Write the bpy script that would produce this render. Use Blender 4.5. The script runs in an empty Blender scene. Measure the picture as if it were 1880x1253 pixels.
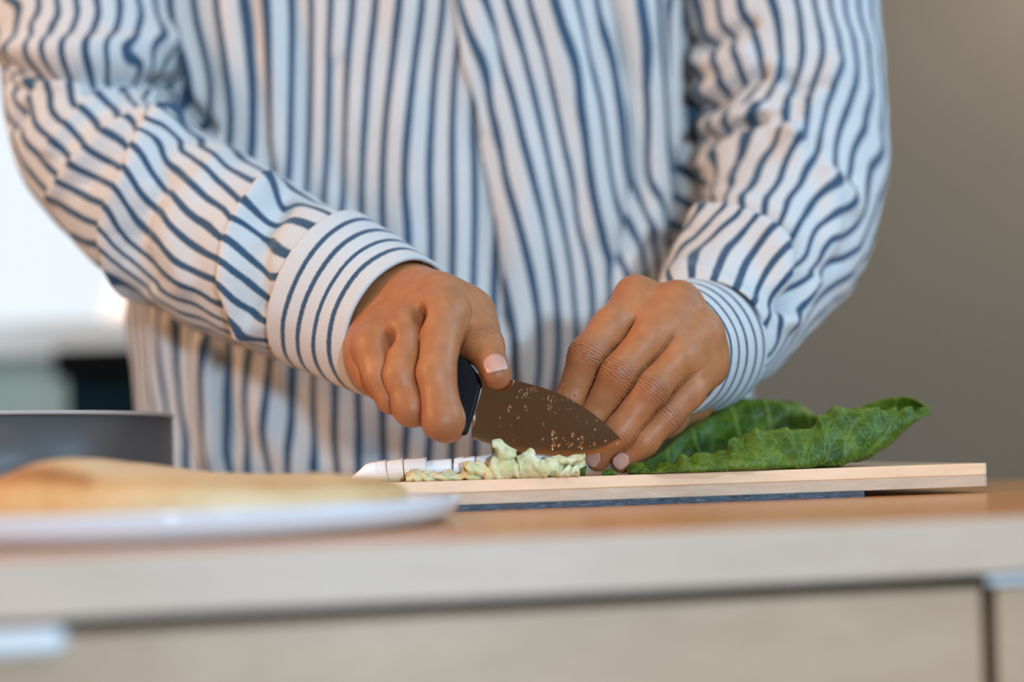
import bpy, math, random
import numpy as np
from mathutils import Vector, Matrix
random.seed(7)
rng = np.random.default_rng(7)
SC = bpy.context.scene
COL = SC.collection

# ------------------------------------------------------------------ camera
F = 50.0 / 36.0 * 1880.0            # focal length in pixels of the 1880x1253 frame
ROLL = 0.031
PX, PY = 940.0, 844.0               # where the level line of sight meets the frame
TZ = 0.90                           # table top height
CZ = TZ + 0.0241                    # lens height, just above the table top
cs, sn = math.cos(ROLL), math.sin(ROLL)
cam_d = bpy.data.cameras.new('camera')
cam = bpy.data.objects.new('camera', cam_d)
COL.objects.link(cam)
cam.matrix_world = Matrix(((cs, sn, 0, 0), (0, 0, -1, 0), (-sn, cs, 0, CZ), (0, 0, 0, 1)))
cam_d.lens = 50
cam_d.sensor_width = 36
cam_d.shift_y = (PY - 626.5) / 1880.0
cam_d.clip_start = 0.01
cam_d.dof.use_dof = True
cam_d.dof.focus_distance = 0.70
cam_d.dof.aperture_fstop = 2.6
SC.camera = cam

# ------------------------------------------------------------------ view, sky, lamps
SC.view_settings.view_transform = 'Standard'
SC.view_settings.look = 'None'
SC.view_settings.gamma = 1.0
SC.view_settings.use_curve_mapping = False
SC.view_settings.exposure = 0.0
wd = bpy.data.worlds.new('sky')
SC.world = wd
wd.use_nodes = True
wd.node_tree.nodes['Background'].inputs[0].default_value = (0.86, 0.93, 1.0, 1)
wd.node_tree.nodes['Background'].inputs[1].default_value = 1.05


def area(name, loc, aim, sx, sy, power, color):
    l = bpy.data.lights.new(name, 'AREA')
    l.shape = 'RECTANGLE'
    l.size, l.size_y = sx, sy
    l.energy = power
    l.color = color
    o = bpy.data.objects.new(name, l)
    COL.objects.link(o)
    o.location = loc
    o.rotation_euler = (Vector(aim) - Vector(loc)).to_track_quat('-Z', 'Y').to_euler()
    return o


area('daylight', (1.12, -1.05, 1.98), (0.02, 0.92, 1.06), 0.20, 0.20, 15, (0.46, 0.73, 1.0))
area('skylight', (1.90, 0.50, 2.1), (0.1, 0.85, 1.0), 0.9, 0.9, 22, (0.38, 0.69, 1.0))
area('front_window', (0.62, -1.95, 1.03), (0.02, 0.8, 1.0), 0.16, 0.16, 50, (0.55, 0.785, 1.0))
area('warm_lamp', (-1.50, 0.30, 1.62), (0.0, 0.8, 1.0), 0.4, 0.4, 16, (1.0, 0.53, 0.25))
area('ceiling_panel', (-0.3, -0.1, 2.6), (-0.1, 0.5, 0.0), 1.2, 1.2, 8, (1.0, 0.68, 0.40))
area('wall_lamp', (1.75, 2.35, 2.5), (1.65, 2.9, 1.8), 0.4, 0.2, 26, (1.0, 0.86, 0.68))
area('window_corner_lamp', (-1.3, 1.9, 2.6), (-1.2, 2.9, 0.9), 0.4, 0.4, 10, (0.95, 1.0, 0.98))  # unseen fill, added to brighten the wall below the window


# ------------------------------------------------------------------ helpers
def W(px, py, Y):
    """World point seen at frame position (px, py) at distance Y along the line of sight."""
    u, v = px - PX, py - PY
    return np.array([(u * cs - v * sn) * Y / F, Y, CZ - (u * sn + v * cs) * Y / F])


def proj(P):
    """Frame positions of world points, used only while laying out the cloth pattern."""
    a = P[:, 0] * F / P[:, 1]
    b = (CZ - P[:, 2]) * F / P[:, 1]
    return np.stack([a * cs + b * sn + PX, -a * sn + b * cs + PY], 1)


def mk(name, V, Fc, mat=None, parent=None, smooth=True, attrs=None, uv=None):
    me = bpy.data.meshes.new(name)
    V = np.asarray(V, dtype=np.float64)
    if isinstance(Fc, np.ndarray):
        k = Fc.shape[1]
        n = len(Fc)
        me.vertices.add(len(V))
        me.vertices.foreach_set('co', V.ravel())
        me.loops.add(n * k)
        me.loops.foreach_set('vertex_index', Fc.astype(np.int32).ravel())
        me.polygons.add(n)
        me.polygons.foreach_set('loop_start', np.arange(0, n * k, k, dtype=np.int32))
        me.polygons.foreach_set('loop_total', np.full(n, k, dtype=np.int32))
        me.update(calc_edges=True)
        me.validate()
    else:
        me.from_pydata([tuple(v) for v in V], [], Fc)
        me.update()
    if smooth:
        me.polygons.foreach_set('use_smooth', np.ones(len(me.polygons), dtype=bool))
    for k, a in (attrs or {}).items():
        at = me.attributes.new(k, 'FLOAT', 'POINT')
        at.data.foreach_set('value', np.asarray(a, dtype=np.float32))
    if mat:
        me.materials.append(mat)
    o = bpy.data.objects.new(name, me)
    COL.objects.link(o)
    if parent is not None:
        attach(o, parent)
    return o


def attach(o, parent):
    o.parent = parent
    bpy.context.view_layer.update()
    o.matrix_parent_inverse = parent.matrix_world.inverted()


def tag(o, label=None, cat=None, group=None, kind=None):
    if label: o['label'] = label
    if cat: o['category'] = cat
    if group: o['group'] = group
    if kind: o['kind'] = kind
    return o


def empty(name, loc, label, cat, group=None):
    o = bpy.data.objects.new(name, None)
    COL.objects.link(o)
    o.location = loc
    bpy.context.view_layer.update()
    return tag(o, label, cat, group)


def grid_faces(nr, nc):
    i, j = np.meshgrid(np.arange(nr - 1), np.arange(nc - 1), indexing='ij')
    a = (i * nc + j).ravel()
    return np.stack([a, a + 1, a + nc + 1, a + nc], 1)


def bevel(o, w, seg=2, ang=0.6):
    m = o.modifiers.new('bevel', 'BEVEL')
    m.width = w
    m.segments = seg
    m.limit_method = 'ANGLE'
    m.angle_limit = ang
    return o


def solid(o, t, off=-1):
    m = o.modifiers.new('solid', 'SOLIDIFY')
    m.thickness = t
    m.offset = off
    return o


BOXF = [(0, 3, 2, 1), (4, 5, 6, 7), (0, 1, 5, 4), (1, 2, 6, 5), (2, 3, 7, 6), (3, 0, 4, 7)]


def box(name, lo, hi, mat, parent=None, rz=0.0, pivot=(0, 0), bev=0.0):
    x0, y0, z0 = lo
    x1, y1, z1 = hi
    V = np.array([(x0, y0, z0), (x1, y0, z0), (x1, y1, z0), (x0, y1, z0), (x0, y0, z1), (x1, y0, z1), (x1, y1, z1), (x0, y1, z1)], float)
    if rz:
        c, s = math.cos(rz), math.sin(rz)
        d = V[:, :2] - np.array(pivot)
        V[:, 0] = pivot[0] + d[:, 0] * c - d[:, 1] * s
        V[:, 1] = pivot[1] + d[:, 0] * s + d[:, 1] * c
    o = mk(name, V, BOXF, mat, parent, smooth=False)
    if bev: bevel(o, bev)
    return o


def lathe(name, prof, center, mat, parent=None, n=96, wob=None):
    prof = np.array(prof, float)
    a = np.linspace(0, 2 * np.pi, n, endpoint=False)
    m = len(prof)
    V = np.zeros((m, n, 3))
    V[..., 0] = center[0] + prof[:, None, 0] * np.cos(a)[None]
    V[..., 1] = center[1] + prof[:, None, 0] * np.sin(a)[None]
    V[..., 2] = center[2] + prof[:, None, 1]
    fs = []
    for i in range(m - 1):
        for j in range(n):
            k = (j + 1) % n
            fs.append((i * n + j, i * n + k, (i + 1) * n + k, (i + 1) * n + j))
    return mk(name, V.reshape(-1, 3), np.array(fs), mat, parent)


def catmull(P, n):
    """Resample control rows P (m x k) to n rows through a smooth curve, even in length of the first three columns."""
    P = np.asarray(P, float)
    m = len(P)
    E = np.vstack([2 * P[0] - P[1], P, 2 * P[-1] - P[-2]])
    out = []
    for i in range(m - 1):
        p0, p1, p2, p3 = E[i], E[i + 1], E[i + 2], E[i + 3]
        for t in np.linspace(0, 1, 40, endpoint=False):
            out.append(0.5 * (2 * p1 + (p2 - p0) * t + (2 * p0 - 5 * p1 + 4 * p2 - p3) * t ** 2 + (3 * p1 - p0 - 3 * p2 + p3) * t ** 3))
    out.append(P[-1])
    out = np.array(out)
    d = np.r_[0, np.cumsum(np.linalg.norm(np.diff(out[:, :min(3, out.shape[1])], axis=0), axis=1))]
    s = np.linspace(0, d[-1], n)
    return np.stack([np.interp(s, d, out[:, k]) for k in range(out.shape[1])], 1)


def _hash(i, j, k, seed):
    h = (i * 374761393 + j * 668265263 + k * 2147483647 + seed * 974711) & 0x7fffffff
    h = ((h ^ (h >> 13)) * 1274126177) & 0x7fffffff
    return ((h ^ (h >> 16)) & 0xffff) / 32767.5 - 1.0


def noise3(P, scale, seed=0):
    Q = np.asarray(P, float) * scale
    I = np.floor(Q).astype(np.int64)
    f = Q - I
    f = f * f * (3 - 2 * f)
    r = 0
    for a in (0, 1):
        for b in (0, 1):
            for c in (0, 1):
                w = (f[:, 0] if a else 1 - f[:, 0]) * (f[:, 1] if b else 1 - f[:, 1]) * (f[:, 2] if c else 1 - f[:, 2])
                r = r + w * _hash(I[:, 0] + a, I[:, 1] + b, I[:, 2] + c, seed)
    return r


def vnormals(V, Fq):
    n = np.zeros_like(V)
    a, b, c, d = (V[Fq[:, i]] for i in range(4))
    fn = np.cross(c - a, d - b)
    for i in range(4):
        np.add.at(n, Fq[:, i], fn)
    return n / np.maximum(np.linalg.norm(n, axis=1, keepdims=True), 1e-12)


def segdist(Q, poly):
    """Distance of 2-D points Q to a polyline, with the side (+ right of the direction of travel)."""
    best = np.full(len(Q), 1e9)
    side = np.zeros(len(Q))
    poly = np.asarray(poly, float)
    for a, b in zip(poly[:-1], poly[1:]):
        ab = b - a
        t = np.clip(((Q - a) @ ab) / (ab @ ab), 0, 1)
        d = Q - a - t[:, None] * ab
        l = np.linalg.norm(d, axis=1)
        m = l < best
        best[m] = l[m]
        side[m] = np.sign(ab[0] * d[m, 1] - ab[1] * d[m, 0])
    return best, side


# ------------------------------------------------------------------ materials
class NT:
    def __init__(self, name):
        self.m = bpy.data.materials.new(name)
        self.m.use_nodes = True
        self.t = self.m.node_tree
        self.b = self.t.nodes['Principled BSDF']

    def n(self, typ, **kw):
        x = self.t.nodes.new(typ)
        for k, v in kw.items():
            if k.startswith('i_'):
                key = k[2:]
                x.inputs[int(key) if key.isdigit() else key].default_value = v
            else:
                setattr(x, k, v)
        return x

    def l(self, a, b):
        self.t.links.new(a, b)

    def math(self, op, a, b=None, c=None, clamp=False):
        x = self.n('ShaderNodeMath', operation=op, use_clamp=clamp)
        for i, v in enumerate((a, b, c)):
            if v is None: continue
            if isinstance(v, (int, float)): x.inputs[i].default_value = v
            else: self.l(v, x.inputs[i])
        return x.outputs[0]

    def ramp(self, fac, stops, interp='LINEAR'):
        x = self.n('ShaderNodeValToRGB')
        x.color_ramp.interpolation = interp
        e = x.color_ramp.elements
        while len(e) < len(stops): e.new(0.5)
        for k, (p, c) in enumerate(stops):
            e[k].position = p
            e[k].color = (*c, 1) if len(c) == 3 else c
        self.l(fac, x.inputs[0])
        return x.outputs[0]

    def mix(self, fac, a, b, blend='MIX'):
        x = self.n('ShaderNodeMix', data_type='RGBA', blend_type=blend)
        if isinstance(fac, (int, float)): x.inputs[0].default_value = fac
        else: self.l(fac, x.inputs[0])
        for i, v in ((6, a), (7, b)):
            if isinstance(v, tuple): x.inputs[i].default_value = (*v, 1)
            else: self.l(v, x.inputs[i])
        return x.outputs[2]

    def coord(self, scale=(1, 1, 1), which='Object', rot=(0, 0, 0)):
        t = self.n('ShaderNodeTexCoord')
        mp = self.n('ShaderNodeMapping')
        mp.inputs['Scale'].default_value = scale
        mp.inputs['Rotation'].default_value = rot
        self.l(t.outputs[which], mp.inputs[0])
        return mp.outputs[0]

    def noise(self, vec, scale, detail=3, rough=0.5, dist=0.0):
        x = self.n('ShaderNodeTexNoise')
        x.inputs['Scale'].default_value = scale
        x.inputs['Detail'].default_value = detail
        x.inputs['Roughness'].default_value = rough
        x.inputs['Distortion'].default_value = dist
        if vec is not None: self.l(vec, x.inputs['Vector'])
        return x.outputs['Fac']

    def attr(self, name):
        x = self.n('ShaderNodeAttribute', attribute_name=name)
        return x.outputs['Fac']

    def bump(self, h, strength=0.3, dist=0.001):
        x = self.n('ShaderNodeBump')
        x.inputs['Strength'].default_value = strength
        x.inputs['Distance'].default_value = dist
        self.l(h, x.inputs['Height'])
        self.l(x.outputs[0], self.b.inputs['Normal'])

    def set(self, color=None, rough=None, **kw):
        if color is not None:
            if isinstance(color, tuple): self.b.inputs['Base Color'].default_value = (*color, 1)
            else: self.l(color, self.b.inputs['Base Color'])
        if rough is not None:
            if isinstance(rough, (int, float)): self.b.inputs['Roughness'].default_value = rough
            else: self.l(rough, self.b.inputs['Roughness'])
        for k, v in kw.items():
            self.b.inputs[k.replace('_', ' ')].default_value = v
        return self.m


def plain(name, c, rough=0.5, var=0.08, sc=20.0, **kw):
    t = NT(name)
    f = t.noise(t.coord(), sc, 4)
    lo = tuple(x * (1 - var) for x in c)
    hi = tuple(min(1, x * (1 + var)) for x in c)
    return t.set(t.ramp(f, [(0.3, lo), (0.7, hi)]), rough, **kw)


def wood(name, dark, light, rough=0.4, along=(1.0, 14, 14), sc=6.0, rot=(0, 0, 0), bump=0.15, **kw):
    t = NT(name)
    v = t.coord(along, rot=rot)
    g = t.noise(v, sc, 6, 0.6, 0.6)
    g2 = t.noise(v, sc * 6, 3, 0.5)
    s = t.math('ADD', t.math('MULTIPLY', g, 0.75), t.math('MULTIPLY', g2, 0.25))
    t.bump(g2, bump, 0.0004)
    return t.set(t.ramp(s, [(0.3, dark), (0.7, light)]), rough, **kw)


def stripes(name, half=0.165, along=None):
    t = NT(name)
    u = t.attr('u')
    co = t.coord()
    u = t.math('ADD', u, t.math('MULTIPLY', t.math('SUBTRACT', t.noise(co, 900, 2), 0.5), 0.10))
    d = t.math('ABSOLUTE', t.math('SUBTRACT', t.math('FRACT', t.math('ADD', u, 0.5)), 0.5))
    thread = t.noise(co, 2600, 2)
    blue = t.ramp(thread, [(0.25, (0.020, 0.055, 0.105)), (0.75, (0.060, 0.115, 0.185))])
    white = t.ramp(thread, [(0.25, (0.55, 0.535, 0.52)), (0.75, (0.69, 0.675, 0.66))])
    k = t.ramp(d, [(half - 0.035, (0, 0, 0)), (half + 0.045, (1, 1, 1))])
    c = t.mix(k, blue, white)
    t.bump(t.noise(co, 1500, 2), 0.25, 0.0004)
    t.b.inputs['Sheen Weight'].default_value = 0.15
    return t.set(c, 0.85, Specular_IOR_Level=0.2)


M = {}
M['stripe'] = stripes('striped linen')
M['cuff'] = stripes('striped linen cuff', 0.13)
M['taupe'] = plain('taupe wall paint', (0.165, 0.140, 0.108), 0.8, 0.04, 3)
M['sagegrey'] = plain('grey green paint', (0.36, 0.46, 0.42), 0.8, 0.04, 3)
M['white_paint'] = plain('white paint', (0.75, 0.75, 0.74), 0.6, 0.03, 3)
M['floor'] = wood('floor boards', (0.16, 0.10, 0.06), (0.28, 0.19, 0.12), 0.5, (1, 8, 8), 3)
M['tabletop'] = wood('oiled orange wood', (0.52, 0.18, 0.035), (0.68, 0.27, 0.060), 0.24, (1.0, 10, 10), 7, (0, 0, 0.18), Specular_IOR_Level=0.6)
M['table_edge'] = wood('pale sawn edge', (0.60, 0.41, 0.29), (0.70, 0.495, 0.37), 0.45, (1.0, 10, 10), 8, (0, 0, 0.18))
M['drawer'] = wood('drawer veneer', (0.46, 0.28, 0.165), (0.61, 0.395, 0.245), 0.45, (1.0, 6, 6), 7, (0, 0, 0.18))
M['board'] = wood('light board wood', (0.86, 0.51, 0.28), (0.96, 0.63, 0.39), 0.5, (2.0, 40, 40), 5, (0, 0, 0.14))
M['dark_gap'] = plain('dark stained wood', (0.020, 0.011, 0.007), 0.8)  # near-black carcass: shade of the gap under the edge put into its colour

M['warm_wall'] = plain('warm brown wall', (0.34, 0.20, 0.11), 0.7, 0.1, 2)
# ------------------------------------------------------------------ the room
RX0, RX1, RY0, RY1, RZ = -2.6, 2.6, -2.2, 3.0, 2.7
def st(o): return tag(o, kind='structure')
st(box('floor', (RX0 - .1, RY0 - .1, -0.1), (RX1 + .1, RY1 + .1, 0), M['floor']))
st(box('ceiling', (RX0 - .1, RY0 - .1, RZ), (RX1 + .1, RY1 + .1, RZ + .1), M['white_paint']))
st(box('wall_left', (RX0 - .1, RY0, 0), (RX0, RY1, RZ), M['white_paint']))
st(box('wall_right', (RX1, RY0, 0), (RX1 + .1, RY1, RZ), M['taupe']))
st(box('wall_front', (RX0 - .1, RY0 - .1, 0), (RX1 + .1, RY0, RZ), M['warm_wall']))
# back wall with a window hole on the left
wx0, wx1, wz0, wz1 = -2.1, -0.55, 1.20, 2.35
wb = bpy.data.objects.new('wall_back', None); COL.objects.link(wb); st(wb)
box('wall_panel', (wx1, RY1, 0), (RX1 + .1, RY1 + .1, RZ), M['taupe'], wb)
box('wall_panel', (RX0 - .1, RY1, 0), (wx0, RY1 + .1, RZ), M['taupe'], wb)
box('wall_panel', (wx0, RY1, wz1), (wx1, RY1 + .1, RZ), M['taupe'], wb)
box('wall_panel', (wx0, RY1, 0), (wx1, RY1 + .1, wz0), M['sagegrey'], wb)
wn = bpy.data.objects.new('window_1', None); COL.objects.link(wn); wn.location = (wx0, RY1, wz0); st(wn)
bpy.context.view_layer.update()
for lo, hi in (((wx0, RY1 + .03, wz0), (wx0 + .05, RY1 + .07, wz1)), ((wx1 - .05, RY1 + .03, wz0), (wx1, RY1 + .07, wz1)),
               ((wx0, RY1 + .03, wz1 - .05), (wx1, RY1 + .07, wz1)), ((wx0, RY1 + .03, wz0), (wx1, RY1 + .07, wz0 + .05)),
               ((-1.35, RY1 + .03, wz0), (-1.30, RY1 + .07, wz1))):
    box('window_frame', lo, hi, M['white_paint'], wn, bev=0.004)
gl = NT('window glass')
tr = gl.n('ShaderNodeBsdfTransparent'); gs = gl.n('ShaderNodeBsdfGlossy', i_Roughness=0.02); mx = gl.n('ShaderNodeMixShader', i_0=0.015)
gl.l(tr.outputs[0], mx.inputs[1]); gl.l(gs.outputs[0], mx.inputs[2]); gl.l(mx.outputs[0], gl.t.nodes['Material Output'].inputs[0])
for a, b in ((wx0 + .05, -1.35), (-1.30, wx1 - .05)):
    box('window_pane', (a, RY1 + .045, wz0 + .05), (b, RY1 + .051, wz1 - .05), gl.m, wn)
box('window_sill', (wx0 - .04, RY1 - .03, wz0 - .03), (wx1 + .04, RY1 + .03, wz0), M['white_paint'], wn, bev=0.006)
st(box('baseboard_back', (RX0, RY1 - .015, 0), (RX1, RY1, 0.09), M['white_paint'], bev=0.004))
# things standing far behind the cook
cab = empty('storage_cabinet', (-0.655, 2.62, 0), 'out-of-focus dark teal cabinet with a black top, in front of the window at left', 'cabinet')
tl = plain('dark teal lacquer', (0.003, 0.018, 0.028), 0.8, 0.1, 20, Specular_IOR_Level=0.1); bk = plain('black top', (0.004, 0.005, 0.006), 0.8, 0.1, 20, Specular_IOR_Level=0.1)
box('body', (-0.755, 2.42, 0.06), (-0.355, 2.80, 1.085), tl, cab, bev=0.004)
box('top', (-0.77, 2.40, 1.085), (-0.34, 2.82, 1.135), bk, cab, bev=0.005)
box('plinth', (-0.735, 2.44, 0.0), (-0.375, 2.78, 0.06), bk, cab)
for i in range(2):
    dr = box('door', (-0.75 + .198 * i, 2.405, 0.08), (-0.558 + .198 * i, 2.42, 1.07), tl, cab, bev=0.003)
    box('knob', (-0.585 + .05 * i, 2.39, 0.60), (-0.57 + .05 * i, 2.405, 0.64), bk, dr, bev=0.003)

# ------------------------------------------------------------------ the table
TR = math.atan(0.19)                # turned a little against the line of sight
def tpt(a, d, z=0.0):               # a along the front edge, d behind it
    c, s = math.cos(TR), math.sin(TR)
    return np.array([a * c - d * s, 0.44 + a * s + d * c, TZ + z])
def tbox(name, a0, a1, d0, d1, z0, z1, mat, parent, bev=0.0):
    return box(name, (a0, 0.44 + d0, TZ + z0), (a1, 0.44 + d1, TZ + z1), mat, parent, TR, (0, 0.44), bev)
tb = empty('kitchen_table', (0, 0.66, 0), 'light wooden kitchen table with an orange-brown top and pale front edge', 'table')
tbox('tabletop', -0.72, 0.95, 0.002, 0.437, -0.0185, 0.0, M['tabletop'], tb, 0.0012)
tbox('edge_band', -0.72, 0.95, 0.0, 0.002, -0.0185, -0.0002, M['table_edge'], tb, 0.0005)['label'] = 'pale front edge of the table top'
tbox('carcass', -0.68, 0.91, 0.05, 0.42, -0.19, -0.0185, M['dark_gap'], tb)
d1 = tbox('drawer_front', -0.66, 0.158, 0.003, 0.02, -0.175, -0.0232, M['drawer'], tb, 0.001)
d2 = tbox('drawer_front', 0.163, 0.90, 0.003, 0.02, -0.175, -0.0232, M['drawer'], tb, 0.001)
for a in (-0.66, 0.85):
    for d in (0.03, 0.37):
        tbox('leg', a, a + .05, d, d + .05, -0.90, -0.19, M['drawer'], tb, 0.003)
# ------------------------------------------------------------------ the cook: shirt
person = empty('person', (-0.05, 1.03, 0), 'person in a blue and white striped linen shirt cutting lettuce with a knife', 'person')


def tube(path, nring, nseg, ell=1.0):
    """Rings along a smooth path. Row: frame x, frame y, distance, radius in frame pixels."""
    C = np.array([[*W(p[0], p[1], p[2]), p[3] * p[2] / F, (p[4] if len(p) > 4 else ell)] for p in path])
    R = catmull(C, nring)
    c, r, el = R[:, :3], R[:, 3], R[:, 4]
    T = np.gradient(c, axis=0)
    for _ in range(4):
        T[1:-1] = (T[:-2] + 2 * T[1:-1] + T[2:]) / 4
    T /= np.linalg.norm(T, axis=1, keepdims=True)
    nv = np.array([0, 1.0, 0]) - T[0] * T[0, 1]
    nv /= np.linalg.norm(nv)
    N = [nv]
    for i in range(1, nring):
        v = N[-1] - T[i] * (N[-1] @ T[i])
        N.append(v / np.linalg.norm(v))
    N = np.array(N)
    B = np.cross(T, N)
    ph = np.linspace(0, 2 * np.pi, nseg)
    V = c[:, None] + r[:, None, None] * (np.cos(ph)[None, :, None] * N[:, None] * el[:, None, None] + np.sin(ph)[None, :, None] * B[:, None])
    s = np.r_[0, np.cumsum(np.linalg.norm(np.diff(c, axis=0), axis=1))]
    S, PH = np.meshgrid(s, ph, indexing='ij')
    return V.reshape(-1, 3), S.ravel(), PH.ravel(), np.repeat(r, nseg), T


def crease(V, Fq, folds, sgn=1.0):
    """Push cloth out along crests (amount > 0, metres) and in along valleys, each drawn as a line over the cloth."""
    n = vnormals(V, Fq) * sgn
    vd = V - np.array([0, 0, CZ])
    vd /= np.linalg.norm(vd, axis=1, keepdims=True)
    face = np.clip((-(n * vd).sum(1) + 0.02) / 0.42, 0, 1)
    Q = proj(V)
    amt = np.zeros(len(V))
    for a, w, poly, *rest in folds:
        d, side = segdist(Q, poly)
        sk = rest[0] if rest else 1.0           # steeper on the right-hand side when < 1
        ww = np.where(side > 0, w * sk, w)
        amt += a * np.exp(-(d / ww) ** 2)
    return V + n * (amt * face)[:, None]


def fit_u(V, Fq, param, tracks, base, sgn=1.0, width=0.05, lam=0.02, free_sign=True, fine=0.0):
    """Stripe coordinate per vertex: a straight base count plus a smooth correction that passes through the tracked stripes."""
    n = vnormals(V, Fq) * sgn
    vd = V - np.array([0, 0, CZ])
    front = ((n * vd).sum(1) < 0)
    Q = proj(V)
    idx = np.where(front)[0]
    Qf = Q[idx]
    dep = V[idx, 1]
    cp, cu = [], []
    for u, poly in tracks:
        poly = np.array(poly, float)
        L = np.r_[0, np.cumsum(np.linalg.norm(np.diff(poly, axis=0), axis=1))]
        m = max(2, int(L[-1] / 22))
        for t in np.linspace(0, L[-1], m):
            q = np.array([np.interp(t, L, poly[:, 0]), np.interp(t, L, poly[:, 1])])
            d = np.linalg.norm(Qf - q, axis=1)
            near = np.where(d < max(6.0, d.min() + 3))[0]
            k = near[np.argmin(dep[near] + d[near] * 2e-4)]
            if d[k] > 25: continue
            cp.append(param[idx[k]])
            cu.append(u)
    cp, cu = np.array(cp), np.array(cu)
    best = None
    for s in ((1, -1) if free_sign else (1,)):
        rr = cu - s * base_at(cp, base)
        off = np.median(rr)
        e = np.abs(rr - off).mean()
        if best is None or e < best[0]: best = (e, s, off)
    e, s, off = best
    r = cu - s * base_at(cp, base) - off
    def K(a, b):
        d2 = ((a[:, None] - b[None]) ** 2).sum(-1)
        return np.exp(-d2 / (2 * width ** 2)) * (1 - fine) + fine * np.exp(-d2 / (2 * (width * 0.4) ** 2))
    A = K(cp, cp) + lam * np.eye(len(cp))
    al = np.linalg.solve(A, r)
    out = np.empty(len(V))
    for i in range(0, len(V), 8000):
        out[i:i + 8000] = K(param[i:i + 8000], cp) @ al
    return s * base_at(param, base) + off + out


def base_at(P, base):
    return P @ np.array(base)


def flip_if_needed(V, Fq):
    n = vnormals(V, Fq)
    c = V.mean(0)
    return 1.0 if ((V - c) * n).sum() > 0 else -1.0


STEP = 0.0138
# ---- shirt body: a closed tube from hips to shoulders
def torso_surface(nz, na, a0, a1, off=0.0, z0=0.66, z1=1.34):
    z = np.linspace(z0, z1, nz)
    a = np.linspace(a0, a1, na)           # 0 = towards the lens, +- pi = back
    Z, A = np.meshgrid(z, a, indexing='ij')
    hw = np.interp(Z, [0.66, 0.90, 1.0, 1.10, 1.34], [0.226, 0.217, 0.218, 0.217, 0.215])
    hd = np.interp(Z, [0.66, 0.90, 1.0, 1.10, 1.34], [0.118, 0.119, 0.122, 0.126, 0.130])
    e = 2.0 / 2.5
    X = -0.052 + (hw + off) * np.sign(np.sin(A)) * np.abs(np.sin(A)) ** e
    Y = 1.035 - (hd + off) * np.sign(np.cos(A)) * np.abs(np.cos(A)) ** e
    V = np.stack([X, Y, Z], -1)
    ds = np.linalg.norm(np.diff(V, axis=1), axis=2)
    S = np.concatenate([np.zeros((nz, 1)), np.cumsum(ds, 1)], 1)
    mid = np.array([np.interp(0.0, a, S[i]) for i in range(nz)])
    S -= mid[:, None]
    return V.reshape(-1, 3), S.ravel(), Z.ravel()


def torso_waves(V, amp=1.0):
    n = np.stack([(V[:, 0] + 0.052) / 0.05, (V[:, 1] - 1.035) / 0.0155, np.zeros(len(V))], 1)
    n /= np.linalg.norm(n, axis=1, keepdims=True)
    x = V[:, 0]; z = V[:, 2]
    k = 0.0034 * noise3(np.stack([x + 0.10 * (z - 1) , 0 * x, z * 0.22], 1), 38, 3) + 0.0024 * noise3(np.stack([x, 0 * x, z * 0.35], 1), 75, 5)
    low = np.clip((0.99 - z) / 0.06, 0, 1) * np.clip((0.06 - x) / 0.1, 0, 1)
    k = k + 0.0035 * low * np.sin(x * 150 + 6 * z + 1.5 * np.sin(z * 60))
    return V + n * (k * amp)[:, None]


TORSO_FOLDS = [
    (-0.030, 20, [(1275, -60), (1278, 120), (1276, 260), (1262, 340), (1238, 440)]),
    (-0.020, 16, [(300, 60), (316, 130), (335, 185), (380, 240)]),
    (0.006, 16, [(312, -40), (330, 60), (352, 180), (405, 300)], 0.6),
    (-0.006, 14, [(455, -40), (470, 110), (480, 260), (505, 330)]),
    (0.005, 16, [(490, -20), (505, 150), (515, 330)]),
    (-0.005, 14, [(545, 0), (560, 160), (560, 330), (580, 400)]),
    (-0.004, 14, [(618, 120), (618, 300), (650, 400)]),
    (0.004, 30, [(742, 0), (735, 250), (745, 450)]),
    (-0.007, 18, [(1118, -30), (1150, 160), (1160, 330), (1130, 480)], 0.7),
    (0.006, 18, [(1150, -30), (1190, 160), (1205, 330), (1190, 420)]),
    (-0.005, 12, [(1222, 0), (1232, 200), (1236, 330)]),
    (0.004, 26, [(1010, 0), (1060, 200), (1100, 420)]),
    (-0.005, 16, [(885, 260), (915, 420), (930, 560), (935, 700)]),
    (0.004, 20, [(300, 600), (290, 700), (300, 860)]),
    (-0.005, 13, [(330, 600), (335, 700), (350, 860)]),
    (0.004, 14, [(372, 640), (385, 760), (392, 870)]),
    (-0.005, 13, [(415, 660), (420, 760), (425, 870)]),
]
V, S, Z = torso_surface(220, 420, -math.pi, math.pi)
Fq = grid_faces(220, 420)
sg = flip_if_needed(V, Fq)
V = torso_waves(V)
V = crease(V, Fq, TORSO_FOLDS, sg)
cx = lambda L: [(600 + .4788 * a, .4788 * b) for a, b in L]
LEFT_TRACKS = []
y0 = [351, 396, 446, 494, 533, 571, 605, 645, 690, 732, 772, 813]
y1 = [395, 423, 459, 495, 537, 571, 598, 634, 670, 713, 753, 792, 835]
y2 = [None, None, 464, 498, 531, 569, 597, 631, 665, 705, 747, 789, 831, 871]
y4 = [372, 412, 451, 489, 531, 573, 614, 658, 705, 744, 788, 828]   # from index 2 - 2 on
y3 = {8: 662, 9: 701, 10: 745, 11: 788, 12: 829, 13: 869, 14: 911}
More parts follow.
